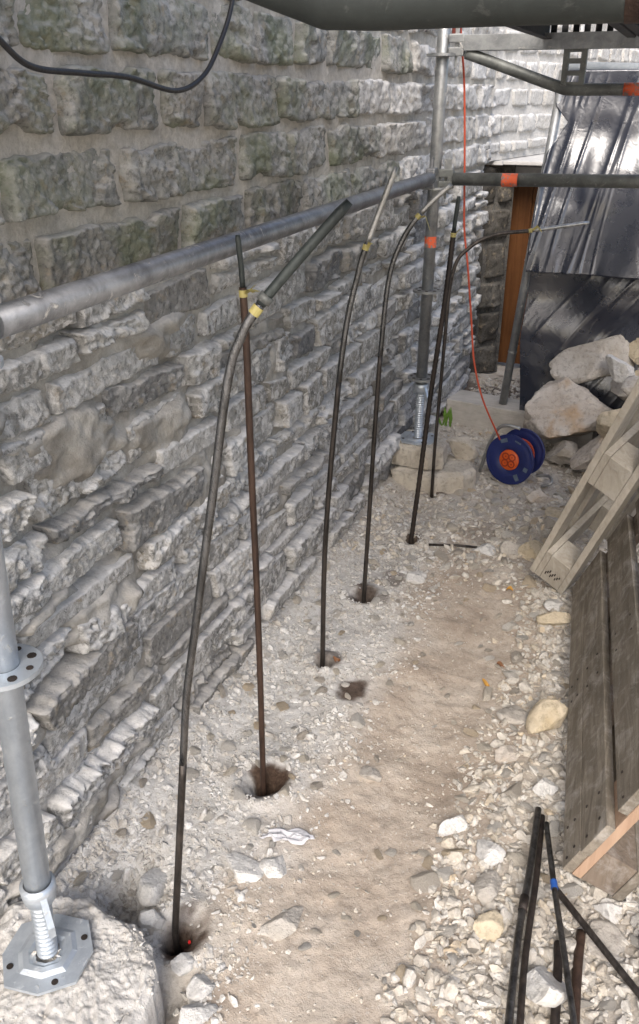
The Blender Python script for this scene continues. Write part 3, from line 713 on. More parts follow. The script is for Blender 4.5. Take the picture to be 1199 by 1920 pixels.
# ------------------------------------------------------------------ injection rods
def split_path(path, k): return path[:k + 1], path[k:]
def rod(pts, label, k_tape, lower, upper, r=.0078, r2=.0078, tails=1, nut=False, seed=1, ribs=False, mid=None):
    p = crv(pts, 10); base = np.array(pts[0]) + np.array((0, 0, -.12)); t = thing('injection_rod', pts[0], label, 'rod', 'bent steel rods standing along the wall')
    p = [base] + p; k = k_tape * 10 + 1
    wob = [np.array((vnoise(np.array((i * .12, seed, 0.))), vnoise(np.array((i * .12, seed, 5.))), 0)) * .0018 for i in range(len(p))]
    p = [a + b for a, b in zip(p, wob)]
    lo, up_ = split_path(p, k)
    mb = MB()
    if ribs:
        L = crv(lo, 4); mb.tube(L, [r * (1.0 if i % 2 else 1.14) for i in range(len(L))], 10)
    elif mid:
        mb.tube(lo[mid * 10:], r, 14); mb.build('worn_section', M['rod_shiny'], t); mb = MB(); mb.tube(lo[:mid * 10 + 1], r, 12)
    else: mb.tube(lo, r, 12)
    mb.build('rod', M[lower], t)
    mb = MB(); mb.tube(up_, [r2] * (len(up_) - 1) + [r2 * .75], 12); mb.build('tip', M[upper], t)
    c = np.array(p[k]); d = np.array(p[k + 1]) - np.array(p[k - 1]); d /= np.linalg.norm(d)
    mb = MB(); mb.ring(c - d * .012, d, max(r, r2) + .0003, max(r, r2) + .0010, .014, 14)
    rr = random.Random(seed)
    for j in range(tails):
        e = np.array((rr.uniform(.3, 1), rr.uniform(-.5, .1), rr.uniform(-.3, .3))); e /= np.linalg.norm(e); s_ = np.cross(e, d); s_ /= np.linalg.norm(s_)
        ln = rr.uniform(.02, .045); q0 = c - d * .012 + e * .008
        P_ = [q0, q0 + e * ln * .5 + np.array((0, 0, .012)), q0 + e * ln + np.array((0, 0, rr.uniform(-.02, .03)))]
        wd = .004
        vs = [x + s_ * wd * sg * (1.4 if i == 1 else 1) for i, x in enumerate(P_) for sg in (-1, 1)]
        mb.add(vs, [(0, 1, 3, 2), (2, 3, 5, 4)])
    tp = mb.build('tape', M['yellow'], t)
    if nut:
        mb = MB(); mb.lathe(c + d * .004, d, [(.006, 0), (.0115, 0), (.0115, .012), (.006, .012)], 12); mb.build('ferrule', M['galv_dark'], t)
    return t
rod([(-.763, 1.042, 0), (-.716, 1.066, .51), (-.684, 1.081, .751), (-.645, 1.101, 1.012), (-.613, 1.117, 1.22), (-.592, 1.127, 1.287), (-.562, 1.142, 1.342), (-.447, 1.2, 1.484)],
    'nearest bent rod, shiny dark with a thick black sleeved end crossing the rail', 6, 'rod_dark', 'hose', .0074, .0080, 0, True, 3, mid=1)
mb = MB(); mb.ring((-.728, 1.04, -.012), (0, 0, 1), .0005, .003, .005, 10); tag(mb.build('red_bead', M['red'], origin=(-.728, 1.04, -.012)), 'tiny red dot in the wet hole at the foot of the nearest rod', 'bead')
rod([(-.782, 1.52, 0), (-.782, 1.52, .665), (-.783, 1.519, 1.105), (-.787, 1.517, 1.28), (-.792, 1.515, 1.379)], 'straight rusty brown rod with yellow tape and thin steel tip, second from the camera', 3, 'rod_rust', 'hose', .0076, .0056, 3, False, 5)
rod([(-.834, 2.055, 0), (-.824, 2.059, .466), (-.79, 2.077, .963), (-.756, 2.094, 1.201), (-.733, 2.105, 1.286), (-.673, 2.135, 1.463)], 'bent rod with long silver tip rising above the rail, third from the camera', 4, 'rod_dark', 'rod_steel', .0078, .0076, 1, False, 7, mid=2)
rod([(-.846, 2.481, 0), (-.83, 2.489, .556), (-.817, 2.496, .914), (-.801, 2.504, 1.126), (-.769, 2.52, 1.234), (-.723, 2.543, 1.309), (-.645, 2.582, 1.388)], 'bent rod with silver tip touching the rail corner beside the scaffold post', 5, 'rod_dark', 'rod_steel', .0078, .0076, 1, False, 9, mid=2)
rod([(-.812, 2.957, 0), (-.782, 2.972, .491), (-.75, 2.988, .895), (-.731, 2.998, 1.2), (-.722, 3.002, 1.313)], 'straight black ribbed bar in front of the orange cord', 3, 'rod_black', 'hose', .0088, .0075, 1, False, 11, True)
rod([(-.854, 3.409, 0), (-.85, 3.411, .331), (-.841, 3.415, .705), (-.828, 3.422, .985), (-.777, 3.447, 1.077), (-.685, 3.493, 1.126), (-.553, 3.559, 1.141), (-.354, 3.659, 1.169)], 'farthest bent rod curving right across the door to a pale tip', 6, 'rod_dark', 'rod_steel', .0075, .0075, 1, False, 13)

# ------------------------------------------------------------------ cables and reel
mb = MB(); mb.tube(crv([(-.92, .95, 1.86), (-.92, 1.02, 1.73), (-.92, 1.078, 1.688), (-.92, 1.138, 1.657), (-.92, 1.25, 1.651), (-.92, 1.383, 1.647), (-.92, 1.537, 1.627), (-.92, 1.64, 1.651), (-.92, 1.711, 1.704), (-.92, 1.782, 1.792), (-.92, 1.84, 1.95)], 8), .0048, 10)
tag(mb.build('cable', M['cable_black'], origin=(-.92, 1.4, 1.65)), 'black cable sagging in a loop across the upper left stones', 'cable')
pts = [(-.918, 3.63, 1.90), (-.905, 3.63, 1.80), (-.885, 3.63, 1.672), (-.868, 3.63, 1.48), (-.852, 3.62, 1.287), (-.842, 3.63, 1.12), (-.814, 3.62, .974), (-.785, 3.63, .76), (-.754, 3.62, .569), (-.705, 3.63, .405), (-.64, 3.68, .245), (-.60, 3.74, .13)]
mb = MB(); mb.tube(crv(pts, 6), .0042, 8); tag(mb.build('extension_cord', M['cord'], origin=pts[-1]), 'orange red extension cord hanging from the transom down to the reel', 'cord')
mb = MB(); mb.box((-.925, 3.632, 1.845), (.035, .03, .07)); tag(mb.build('plug', M['plug'], bevel=.006, origin=(-.925, 3.632, 1.845)), 'brown red plug at the top of the orange cord', 'plug')
rc = np.array((-.566, 3.68, .118)); rt = thing('cable_reel', (-.55, 3.74, 0), 'navy blue cable reel with orange socket plate lying against the rubble', 'cable reel')
ax = np.array((-.27, -.95, .10)); ax /= np.linalg.norm(ax)
side = np.cross(ax, (0, 0, 1.)); side /= np.linalg.norm(side); upv = np.cross(side, ax); 
def disc(c, r): 
    mb = MB(); mb.lathe(c, ax, [(.0, .006), (r * .40, .006), (r * .44, .011), (r * .82, .009), (r * .93, .004), (r * .985, .008), (r, .002), (r * .985, -.006), (r * .9, -.003), (0, -.003)], 48); return mb
disc(rc, .118).build('front_flange', M['blue'], rt)
back = rc - ax * .13 + np.array((0, 0, .012)); disc(back, .112).build('rear_flange', M['blue'], rt)
mb = MB(); mb.tube([rc - ax * .004, back + ax * .004], .062, 28); dm = mb.build('drum', M['blue'], rt)
mb = MB()
for k in range(5):
    c0 = rc + (back - rc) * (.2 + .14 * k); mb.ring(c0, ax, .06, .073, .011, 28)
mb.build('wound_cord', M['cord'], rt)
hb = MB(); hb.lathe(rc, ax, [(.0, .0145), (.044, .0145), (.048, .011), (.048, .004)], 32); hub = hb.build('socket_plate', M['hub'], rt)
for k in range(4):
    th = math.pi / 4 + k * math.pi / 2; c0 = rc + ax * .0155 + (side * math.cos(th) + upv * math.sin(th)) * .0225
    mb = MB(); mb.ring(c0, ax, .0125, .0175, .004, 20); mb.ring(c0, ax, .001, .003, .003, 8); mb.build('socket', M['hub_dark'], hub)
for th, rr, wd, hg in ((1.15, .092, .034, .018), (3.45, .09, .02, .02), (4.15, .088, .02, .03), (1.9, .095, .03, .006)):
    e = side * math.cos(th) + upv * math.sin(th); e2 = np.cross(ax, e); mb = MB(); mb.box(rc + ax * .0105 + e * rr, (hg, wd, .0012), np.array([e, e2, ax])); mb.build('sticker', M['sticker'], rt)
mid = (rc + back) / 2
mb = MB(); sg = side if side[0] < 0 else -side
fr = [rc + sg * .155 - np.array((0, 0, .105)) - ax * .02, rc + sg * .125 + np.array((0, 0, .03)) - ax * .02, rc + sg * .085 + np.array((0, 0, .125)) - ax * .02, rc + sg * .045 + np.array((0, 0, .152)) - ax * .02, rc - sg * .02 + np.array((0, 0, .15)) - ax * .03]
mb.tube(crv(fr, 6), .008, 10)
fr2 = [mid - sg * .11 + np.array((0, 0, -.07)), mid - sg * .17 - np.array((0, 0, .06)), mid - sg * .20 - np.array((0, 0, .075)) - ax * -.04, mid - sg * .16 - np.array((0, 0, .10)) + ax * .05]
mb.tube(crv(fr2, 5), .007, 10); mb.build('frame', M['galv'], rt)
mb = MB(); mb.lathe((-.665, 3.82, .06), (.1, -.35, .9), [(0, .012), (.024, .01), (.03, .0), (.026, -.01), (0, -.012)], 20); tag(mb.build('plastic_disc', M['white_pl'], origin=(-.665, 3.82, .06)), 'white round plastic disc lying left of the cable reel', 'disc')

# ------------------------------------------------------------------ timber beam
mb = MB(); d = np.array((.97, -.16, 0)); d /= np.linalg.norm(d); n_ = np.array((-d[1], d[0], 0)); 
c0 = np.array((-1.045, 4.37, 0)); A_ = np.array([d, n_, (0, 0, 1.)])
mb.box(c0 + d * .40 + n_ * .10 + np.array((0, 0, .062)), (.80, .20, .145), A_)
bo = mb.build('timber_beam', M['beam_wood'], bevel=.006, origin=c0 + d * .4 + np.array((0, 0, 0))); tag(bo, 'dusty timber beam lying across the trench under the leaning pole', 'beam')

# ------------------------------------------------------------------ pallets
def pallet(root, O, R_, T_, S_, L=1.2, Wd=.8, boards=((.0, .1), (.1, .145)), mats=None, bearer='old_wood_v', blockm='old_wood_v', fresh=None, far_end=True, blocks_at=None):
    """R_ along the deck boards, S_ across them, T_ out of the deck (top face at T=0)"""
    A = np.array([R_, S_, T_])
    def bx(n, r0, r1, s0, s1, t0, t1, mat, bev=.0025):
        mb = MB(); mb.box(O + R_ * (r0 + r1) / 2 + S_ * (s0 + s1) / 2 + T_ * (t0 + t1) / 2, (r1 - r0, s1 - s0, t1 - t0), A); return mb.build(n, M[mat], root, bev)
    for s0, wd in boards: bx('deck_board', rs.uniform(-.006, .004), L + rs.uniform(-.004, .006), s0, s0 + wd, -.022, rs.uniform(-.001, .001), mats)
    for i, r0 in enumerate((.0, L / 2 - .07, L - .145)):
        bx('bearer', r0 + .001, r0 + .144, .002, Wd - .002, -.0445, -.0225, fresh if (fresh and i == 0) else bearer)
    for r0 in (.002, L / 2 - .069, L - .143):
        for s0, wd in ((.002, .098), (Wd / 2 - .072, .145), (Wd - .10, .098)): bx('block', r0, r0 + .14, s0, s0 + wd, -.123, -.045, blockm, .003)
    for s0, wd in ((0, .1), (Wd / 2 - .072, .145), (Wd - .1, .1)): bx('bottom_board', 0, L, s0, s0 + wd, -.1455, -.1235, mats)
# dark weathered pallet on its long side, deck to the wall
U_ = np.array((math.cos(R(66)), 0.06, math.sin(R(66)))); L_ = np.array((-.112, .994, 0)); L_ /= np.linalg.norm(L_); U_ -= L_ * (U_ @ L_); U_ /= np.linalg.norm(U_); N_ = np.cross(U_, L_); N_ = N_ if N_[0] < 0 else -N_
p1 = thing('pallet', (-.02, 2.05, 0), 'dark weathered wooden pallet leaning on its long side at the right edge', 'pallet', 'wooden pallets at the right')
pallet(p1, np.array((-.015, 1.455, .075)), L_, N_, U_, 1.26, .8, ((0, .072), (.0745, .1005), (.217, .118), (.378, .12), (.52, .12), (.68, .12)), 'old_wood', fresh='fresh_wood')
for r0 in (.03, .11, .58, .66):
    for s0 in (.02, .05, .10, .15, .24, .31):
        c0 = np.array((-.015, 1.455, .075)) + L_ * (r0 + rs.uniform(-.01, .01)) + U_ * s0 + N_ * .0012; mb = MB(); mb.ring(c0, N_, .0005, .0038, .0012, 8); mb.build('nail', M['rod_black'], p1)
# pale pallet standing on end behind it
p2 = thing('pallet', (-.12, 3.0, 0), 'pale dusty wooden pallet standing tilted on its end behind the dark pallet', 'pallet', 'wooden pallets at the right')
R2 = np.array((.275, -.386, .881)); R2 /= np.linalg.norm(R2); T2 = np.array((-.88, .268, .392)); T2 -= R2 * (T2 @ R2); T2 /= np.linalg.norm(T2); S2 = np.cross(T2, R2); S2 = S2 if S2[1] > 0 else -S2
O2 = np.array((-.316, 2.763, .081))
pallet(p2, O2, R2, T2, S2, 1.2, .8, ((0, .1), (.18, .1), (.33, .145), (.52, .1), (.70, .1)), 'pale_wood', 'pale_wood', 'pale_wood')
mb = MB()
for k in range(9):
    r0 = .035 + .010 * (k % 3); tt = -.056 - .0065 * k
    mb.box(O2 + R2 * (r0 + .012) + T2 * tt - S2 * .0005 + S2 * .0, (.010 + .008 * rs.random(), .001, .004), np.array([R2, S2, T2]))
mb.build('stamp', M['black_ink'], p2)

# ------------------------------------------------------------------ loose stones
ICO = {}
for lv in (1, 2, 3, 4, 5):
    bm = bmesh.new(); bmesh.ops.create_icosphere(bm, subdivisions=lv, radius=1); bm.verts.ensure_lookup_table()
    ICO[lv] = (np.array([v.co[:] for v in bm.verts]), np.array([[v.index for v in f.verts] for f in bm.faces])); bm.free()
def rock(lv, seed, planes=9, rough=.05, flat=.62, sharp=.12):
    r_ = np.random.default_rng(seed); D, F_ = ICO[lv]
    n = r_.normal(size=(planes, 3)); n /= np.linalg.norm(n, axis=1)[:, None]; h = r_.uniform(.5, 1.0, planes)
    dd = D @ n.T; rad = np.where(dd > .05, h / np.maximum(dd, .05), 9).min(1); rad = np.minimum(rad, 1.35)
    V = D * rad[:, None]
    if rough: V = V + D * (rough * (fbm(V * 2.2 + seed, 4, seed % 50) * 1.6 + .6 * facets(V[:, 0] * 3 + seed, V[:, 1] * 3 + V[:, 2] * 2, seed % 31)))[:, None]
    V = V * np.array((1, r_.uniform(.7, 1.0), flat * r_.uniform(.8, 1.2)))
    return V / np.abs(V[:, :2]).max(), F_
def mound(x, y): return float(gh(np.array(x), np.array(y), False))
def place_rock(name, x, y, size, label, mat, seed, flat=.6, rot=0, tilt=(0, 0), z=None, sink=.25, lv=4, planes=10, rough=.05, ax=(1, 1, 1), cat='stone', group=None):
    V, F_ = rock(lv, seed, planes, rough, flat); V = V * np.array(ax) * size
    Mx = np.array((Matrix.Rotation(rot, 3, 'Z') @ Matrix.Rotation(tilt[0], 3, 'X') @ Matrix.Rotation(tilt[1], 3, 'Y')))
    V = V @ Mx.T; hz = V[:, 2].max() - V[:, 2].min()
    V[:, 2] -= V[:, 2].min()
    o = link(name, mesh_np(name, V, F_, False), mat); o.location = (x, y, (mound(x, y) if z is None else z) - sink * hz * (1 if z is None else 0))
    return tag(o, label, cat, group)
def poly_slab(name, outline, z0, z1, label, mat, seed, cat='stone', round_=.02, res=.008, rough=.010):
    """stone slab with a given plan outline (list of x,y), rough top"""
    P_ = np.array(outline, float); c = P_.mean(0); n = 260
    seg = np.linalg.norm(np.roll(P_, -1, 0) - P_, axis=1); cum = np.concatenate([[0], np.cumsum(seg)]); t = np.linspace(0, cum[-1], n, endpoint=False)
    PP = np.concatenate([P_, P_[:1]]); ring = np.stack([np.interp(t, cum, PP[:, 0]), np.interp(t, cum, PP[:, 1])], -1)
    ring = ring + (c - ring) * (.05 * fbm(xyz(ring[:, 0] * 20, ring[:, 1] * 20, seed), 3, seed))[:, None]
    rows = []; ks = np.linspace(.03, 1, 64)
    for k in ks: 
        xy = c + (ring - c) * k; rows.append(xyz(xy[:, 0], xy[:, 1], z1 - round_ * .6 * sstep(.86, 1, k)))
    for k, zf in ((1.012, .85), (1.02, .6), (1.03, .35), (1.045, 0)):
        xy = c + (ring - c) * k; rows.append(xyz(xy[:, 0], xy[:, 1], z0 + (z1 - round_ - z0) * zf))
    V = np.stack(rows); 
    V[..., 2] += rough * fbm(V * 9 + seed, 4, seed) + rough * .45 * fbm(V * 45 + seed, 3, seed) + rough * .3 * fbm(V * 130 + seed, 2, seed); V[..., :2] += (.010 * np.stack([fbm(V * 22 + 5, 3, seed), fbm(V * 22 + 50, 3, seed)], -1)) * (np.arange(len(rows)) > 50)[:, None, None]
    m_ = len(rows); i = np.arange(m_ * n).reshape(m_, n); j = np.roll(i, -1, 1)
    Q = np.stack([i[:-1], j[:-1], j[1:], i[1:]], -1).reshape(-1, 4)
    V = V.reshape(-1, 3); cc = np.array((c[0], c[1], z0))
    ci = len(V); V = np.concatenate([V, [[c[0], c[1], z1]]]); Q = np.concatenate([Q, np.stack([i[0], i[0], j[0], np.full(n, ci)], -1)[:0]])
    o = link(name, mesh_np(name, V - cc, Q), mat); o.location = cc; return tag(o, label, cat)
# the stones one can point at
poly_slab('foundation_stone', [(-1.05, .60), (-.665, .62), (-.672, .80), (-.69, .87), (-.735, .925), (-.80, .965), (-.86, .955), (-.93, .975), (-1.0, .95), (-1.06, .90)], -.12, .116, 'big flat dusty stone carrying the near scaffold foot at bottom left', M['b_dusty'], 5, rough=.014, res=.006)
poly_slab('foundation_stone', [(-1.05, 3.44), (-.86, 3.43), (-.73, 3.49), (-.70, 3.58), (-.74, 3.68), (-.90, 3.72), (-1.05, 3.70)], -.08, .095, 'lower broad pale block under the far scaffold post', M['b_block'], 8, rough=.006)
poly_slab('foundation_stone', [(-1.06, 3.475), (-.90, 3.46), (-.835, 3.50), (-.845, 3.60), (-.93, 3.68), (-1.06, 3.68)], .10, .202, 'upper pale block directly under the far scaffold foot', M['b_block'], 9, rough=.004)
place_rock('stone', -.80, 3.70, .085, 'pale angular stone leaning right of the far scaffold foot', M['b_block'], 12, .8, .5, (.1, .15), z=.07, planes=8)
B = [
 ('boulder', -.435, 4.15, .30, 'largest pale boulder with an orange stain, behind the blue reel', 'b_pink', 22, .85, .3, (.35, -.15), .06, (1, .75, 1)),
 ('boulder', -.30, 4.42, .27, 'long grey boulder slab tilted up in front of the black sheet', 'b_grey', 34, .75, .35, (.3, -.42), .30, (1.1, .75, .9)),
 ('boulder', -.50, 4.36, .085, 'small white stone wedged between pole and big boulder', 'b_white', 33, .7, .2, (.1, .1), .15, (1, .8, 1)),
 ('boulder', -.195, 3.90, .125, 'rounded beige boulder half hidden behind the pale pallet', 'b_pink', 35, .95, .9, (0, .1), .03, (1, .9, 1)),
 ('boulder', -.05, 4.10, .15, 'yellowish boulder in the heap right of the big one', 'b_yel', 37, .8, .5, (.2, .2), .10, (1, .9, 1)),
 ('boulder', -.02, 4.42, .17, 'buff boulder with a broken face high on the heap', 'b_yel', 39, .6, .9, (.5, -.3), .42, (1, .9, 1)),
 ('boulder', -.13, 4.50, .13, 'square cut pale stone at the top of the heap', 'b_block', 41, .9, .2, (0, 0), .54, (1, 1, 1)),
 ('boulder', -.13, 4.33, .14, 'dusky boulder in the shadow between the big stones', 'b_grey', 43, .7, 1.4, (.2, .4), .20, (1, .8, 1)),
 ('boulder', -.37, 3.98, .10, 'low flat stone right of the blue reel', 'b_grey', 45, .5, .3, (0, 0), .01, (1, .8, 1)),
 ('boulder', .12, 4.2, .2, 'large beige boulder at the right edge of the heap', 'b_grey', 47, .8, .3, (.2, 0), .25, (1, .9, 1)),
 ('boulder', .04, 3.75, .14, 'beige boulder behind the upper part of the pale pallet', 'b_yel', 49, .8, 1.3, (0, .3), .12, (1, .9, 1)),
]
B += [
 ('boulder', .12, 4.55, .16, 'pale broken stone behind the square cut one', 'b_white', 141, .8, .6, (.2, .3), .55, (1, .8, 1)),
 ('boulder', .22, 4.35, .19, 'big grey stone at the frame edge above the pallet', 'b_grey', 142, .7, 1.1, (.3, -.2), .55, (1, .8, 1)),
 ('boulder', .10, 3.95, .15, 'buff stone sitting low behind the pale pallet', 'b_yel', 143, .8, 2.0, (.1, .2), .26, (1, .8, 1)),
 ('boulder', .25, 3.75, .17, 'pinkish stone at the right edge behind the pale pallet', 'b_pink', 144, .7, .4, (.3, .1), .42, (1, .8, 1)),
 ('boulder', .02, 3.60, .10, 'small grey block under the pale pallet', 'b_grey', 145, .7, 1.5, (.1, .4), .14, (1, .8, 1)),
 ('boulder', -.06, 4.28, .09, 'small cream stone wedged beside the largest boulder', 'b_yel', 146, .7, .3, (.1, .4), .30, (1, .8, 1)),
 ('boulder', -.18, 4.18, .10, 'brown grey stone in the gap right of the largest boulder', 'b_grey', 147, .6, .9, (.3, .2), .12, (1, .8, 1)),
 ('boulder', -.12, 3.72, .09, 'flat pinkish stone below the rounded boulder', 'b_pink', 148, .5, .9, (.1, .2), .02, (1, .8, 1)),
 ('boulder', -.13, 3.95, .10, 'cream stone showing between the pale pallet and the largest boulder', 'b_yel', 151, .8, .7, (.2, .1), .17, (1, .8, 1)),
 ('boulder', -.17, 4.20, .095, 'pale wedge stone propping the long slab on its right', 'b_white', 152, .8, .2, (.3, .4), .38, (1, .8, 1)),
 ('boulder', -.09, 4.08, .11, 'dusty grey stone just under the long slab at the right', 'b_grey', 153, .7, 1.0, (.4, .1), .34, (1, .8, 1)),
 ('boulder', .08, 4.40, .12, 'tan stone between the top stones of the heap', 'b_block', 149, .7, 1.9, (.4, .2), .42, (1, .8, 1)),
]
for n, x, y, s_, lab, mt_, sd_, fl, ro, ti, z, ax_ in B: place_rock(n, x, y, s_, lab, M[mt_], sd_, fl, ro, ti, z=z, lv=5, planes=10, rough=.055, ax=ax_, cat='boulder')
S = [
 (-.345, 3.02, .085, 'tilted flat buff slab left of the pale pallet', 'b_yel', 51, .35, .2, (.25, .25), .15),
 (-.27, 3.12, .06, 'flat buff slab behind the tilted slab near the pallet', 'b_yel', 52, .4, 1.2, (.15, .1), .2),
 (-.42, 3.02, .05, 'pale wedge stone beside the tilted buff slab', 'b_grey', 53, .6, .6, (.2, .1), .2),
 (-.53, 2.98, .055, 'flat whitish stone at the end of the beaten path', 'b_white', 54, .4, .1, (0, 0), .3),
 (-.40, 3.55, .065, 'pale stone in front of the blue reel', 'b_pink', 55, .5, .4, (0, .1), .2),
 (-.30, 3.42, .06, 'flat buff stone in front of the rounded boulder', 'b_yel', 56, .35, .8, (0, 0), .2),
 (-.30, 3.27, .045, 'reddish grey lump near the pale pallet', 'b_grey', 57, .8, .3, (0, 0), .1),
 (-.125, 2.02, .068, 'tall yellowish stone standing beside the dark pallet', 'b_yel', 58, .55, 1.25, (.2, -.75), .15),
 (-.19, 2.56, .06, 'blocky cream stone at the foot of the dark pallet', 'b_yel', 59, .7, .4, (.1, 0), .2),
 (-.195, 2.68, .055, 'flat cream stone just before the pallet foot', 'b_white', 60, .45, 1.0, (0, .1), .2),
 (-.557, 1.15, .052, 'flat grey stone sunk in the path, near the front', 'b_grey', 61, .35, .5, (0, 0), .5),
 (-.875, 1.14, .062, 'pointed white stone standing up near the first rod', 'b_white', 62, .4, 1.35, (.95, .35), .15),
 (-.822, 1.045, .030, 'small grey stone beside the wet hole of the first rod', 'b_white', 63, .9, .6, (.3, 0), .2),
 (-.815, .975, .036, 'grey lump between the first rod and the big flat stone', 'b_white', 64, .8, .2, (0, .2), .2),
 (-.715, .985, .036, 'angular white stone in front of the first rod', 'b_white', 65, .6, .9, (.1, .2), .2),
 (-.655, .955, .034, 'pale stone right of the angular one at the front', 'b_white', 66, .6, 2.0, (0, .1), .2),
 (-.63, .895, .044, 'flat white flake at the front edge of the rubble', 'b_white', 67, .45, .4, (0, .2), .2),
 (-.02, 1.20, .062, 'big white broken stone between the steel bars', 'b_white', 68, .6, 2.2, (.2, .4), .15),
 (-.135, 1.30, .042, 'yellow faced stone left of the steel bars', 'b_yel', 69, .6, .5, (.15, .2), .2),
 (-.095, 1.765, .036, 'white stone at the upper end of the steel bars', 'b_white', 70, .7, .8, (.1, 0), .2),
 (-.165, 1.40, .05, 'smooth beige stone left of the bars', 'b_grey', 71, .5, 1.1, (0, 0), .25),
 (-.19, 1.50, .045, 'flat grey white stone at the path edge', 'b_white', 72, .45, .3, (0, 0), .3),
 (-.29, 1.56, .042, 'whitish knobbly stone lying at the path border', 'b_white', 73, .6, .3, (0, 0), .2),
 (-.53, 1.66, .034, 'grey triangular stone in the path', 'b_grey', 74, .5, .3, (0, .2), .3),
 (.03, 1.58, .045, 'grey stone at the foot of the dark pallet corner', 'b_grey', 75, .7, .7, (0, 0), .2),
 (.10, 1.44, .040, 'white rounded stone below the pallet end', 'b_white', 76, .6, .2, (0, 0), .2),
 (.09, 1.36, .05, 'flat blue grey stone under the crossing bar', 'b_grey', 77, .4, .4, (0, 0), .2),
 (-.23, 2.05, .05, 'flat grey stone in the loose gravel beside the path', 'b_grey', 78, .4, .1, (0, 0), .3),
 (-.215, 1.87, .042, 'broad pale stone in the gravel below the yellowish one', 'b_pink', 79, .5, .4, (0, 0), .3),
 (-.70, 2.66, .045, 'pale square stone between two rods', 'b_white', 80, .6, .7, (.1, .1), .2),
 (-.71, 1.25, .055, 'pale flat stone behind the first rod', 'b_white', 81, .4, .4, (0, 0), .35),
 (-.64, 1.28, .05, 'second pale flat stone behind the first rod, further right', 'b_white', 82, .4, 1.4, (0, 0), .4),
]
for x, y, s_, lab, mt_, sd_, fl, ro, ti, sk in S: place_rock('stone', x, y, s_, lab, M[mt_], sd_, fl, ro, ti, sink=sk, lv=4, planes=8, rough=.05)

# loose rubble: individuals
tmpl = []
for k in range(14):
    V, F_ = rock(3, 200 + k, 7 + k % 3, .035, .5); me = mesh_np('rubble_stone', V, F_, False); me.materials.append(M['loose']); tmpl.append(me)
taken = [(x, y, s_) for x, y, s_, *_ in S] + [(b[1], b[2], b[3]) for b in B]
TONES = [(0.0, 'greyish brown'), (.25, 'pale grey'), (.5, 'whitish'), (.5, 'whitish'), (.75, 'buff'), (.88, 'cream'), (1.0, 'ochre')]
def zone_label(x, y, s_, fy, fz, tone):
    size = 'largish' if s_ > .030 else ('medium' if s_ > .021 else 'small')
    shape = 'flat' if fz < .78 else ('long' if fy < .78 else ('chunky' if fz > 1.0 else 'angular'))
    if y > 3.2: z = 'before the blue reel' if x > -.68 else 'by the far scaffold blocks'
    elif x > -.04 and y < 1.6: z = 'among the steel bars'
    elif x > -.35:
        z = 'by the near end of the dark pallet' if y < 1.75 else ('by the middle of the dark pallet' if y < 2.2 else ('by the far end of the dark pallet' if y < 2.65 else 'in rubble near the pale pallet'))
    elif y > 2.65: z = 'in rubble past the end of the path'
    elif x < -.60: z = 'in white rubble near the ' + ('first' if y < 1.28 else 'second' if y < 1.78 else 'third' if y < 2.27 else 'fourth') + ' rod'
    else: z = 'on the near path' if y < 1.6 else 'on the middle of the path' if y < 2.1 else 'on the far path'
    return '%s %s %s stone %s' % (size, tone, shape, z)
made = []
cnt = 0; tries = 0
while cnt < 255 and tries < 9000:
    tries += 1
    u = rs.random()
    if u < .50: x, y = rs.uniform(-.33, .18), rs.uniform(1.12, 2.9); s_ = rs.uniform(.016, .038)
    elif u < .70: x, y = rs.uniform(-.80, -.10), rs.uniform(2.7, 3.75); s_ = rs.uniform(.018, .042)
    elif u < .93: x, y = rs.uniform(-1.05, -.62), rs.uniform(.95, 2.9); s_ = rs.uniform(.013, .03)
    else: x, y = rs.uniform(-.62, -.3), rs.uniform(1.1, 2.7); s_ = rs.uniform(.010, .02)
    if x > -.03 + .04 and 1.5 < y < 2.75 and x > -.02 - .11 * (y - 1.53) - .02: continue
    if -.31 < x and 2.70 < y < 3.5: continue
    if (x < -.66 and y < 1.03): continue
    if any((x - a) ** 2 + (y - b) ** 2 < (r_ * .8 + s_ * .8) ** 2 for a, b, r_ in taken): continue
    if any((x - a) ** 2 + (y - b) ** 2 < .0035 for a, b, _ in HOLES): continue
    taken.append((x, y, s_))
    i = rs.randrange(14); o = bpy.data.objects.new('rubble_stone', tmpl[i]); sc.collection.objects.link(o)
    f_ = rs.uniform(.7, 1.2); o.scale = (s_, s_ * rs.uniform(.7, 1), s_ * f_ * .9); o.rotation_euler = (rs.uniform(-.5, .5), rs.uniform(-.5, .5), rs.uniform(0, 6.3))
    o.location = (x, y, mound(x, y) + s_ * .14)
    tn_ = rs.choice(TONES); o.color = (tn_[0], tn_[0], tn_[0], 1)
    made.append((y, x, zone_label(x, y, s_, o.scale[1] / s_, f_, tn_[1]), o)); cnt += 1
by = {}
for m_ in made: by.setdefault(m_[2], []).append(m_)
ORD = ['nearest', 'second nearest', 'third nearest', 'fourth nearest', 'fifth nearest']
for lab, l_ in by.items():
    for k, m_ in enumerate(sorted(l_, key=lambda q: q[0])):
        o = m_[3]; tag(o, lab if len(l_) == 1 else (lab + (', nearer one' if k == 0 else ', farther one') if len(l_) == 2 else lab + ', ' + ORD[min(k, 4)]), 'stone', 'loose limestone rubble on the trench floor')

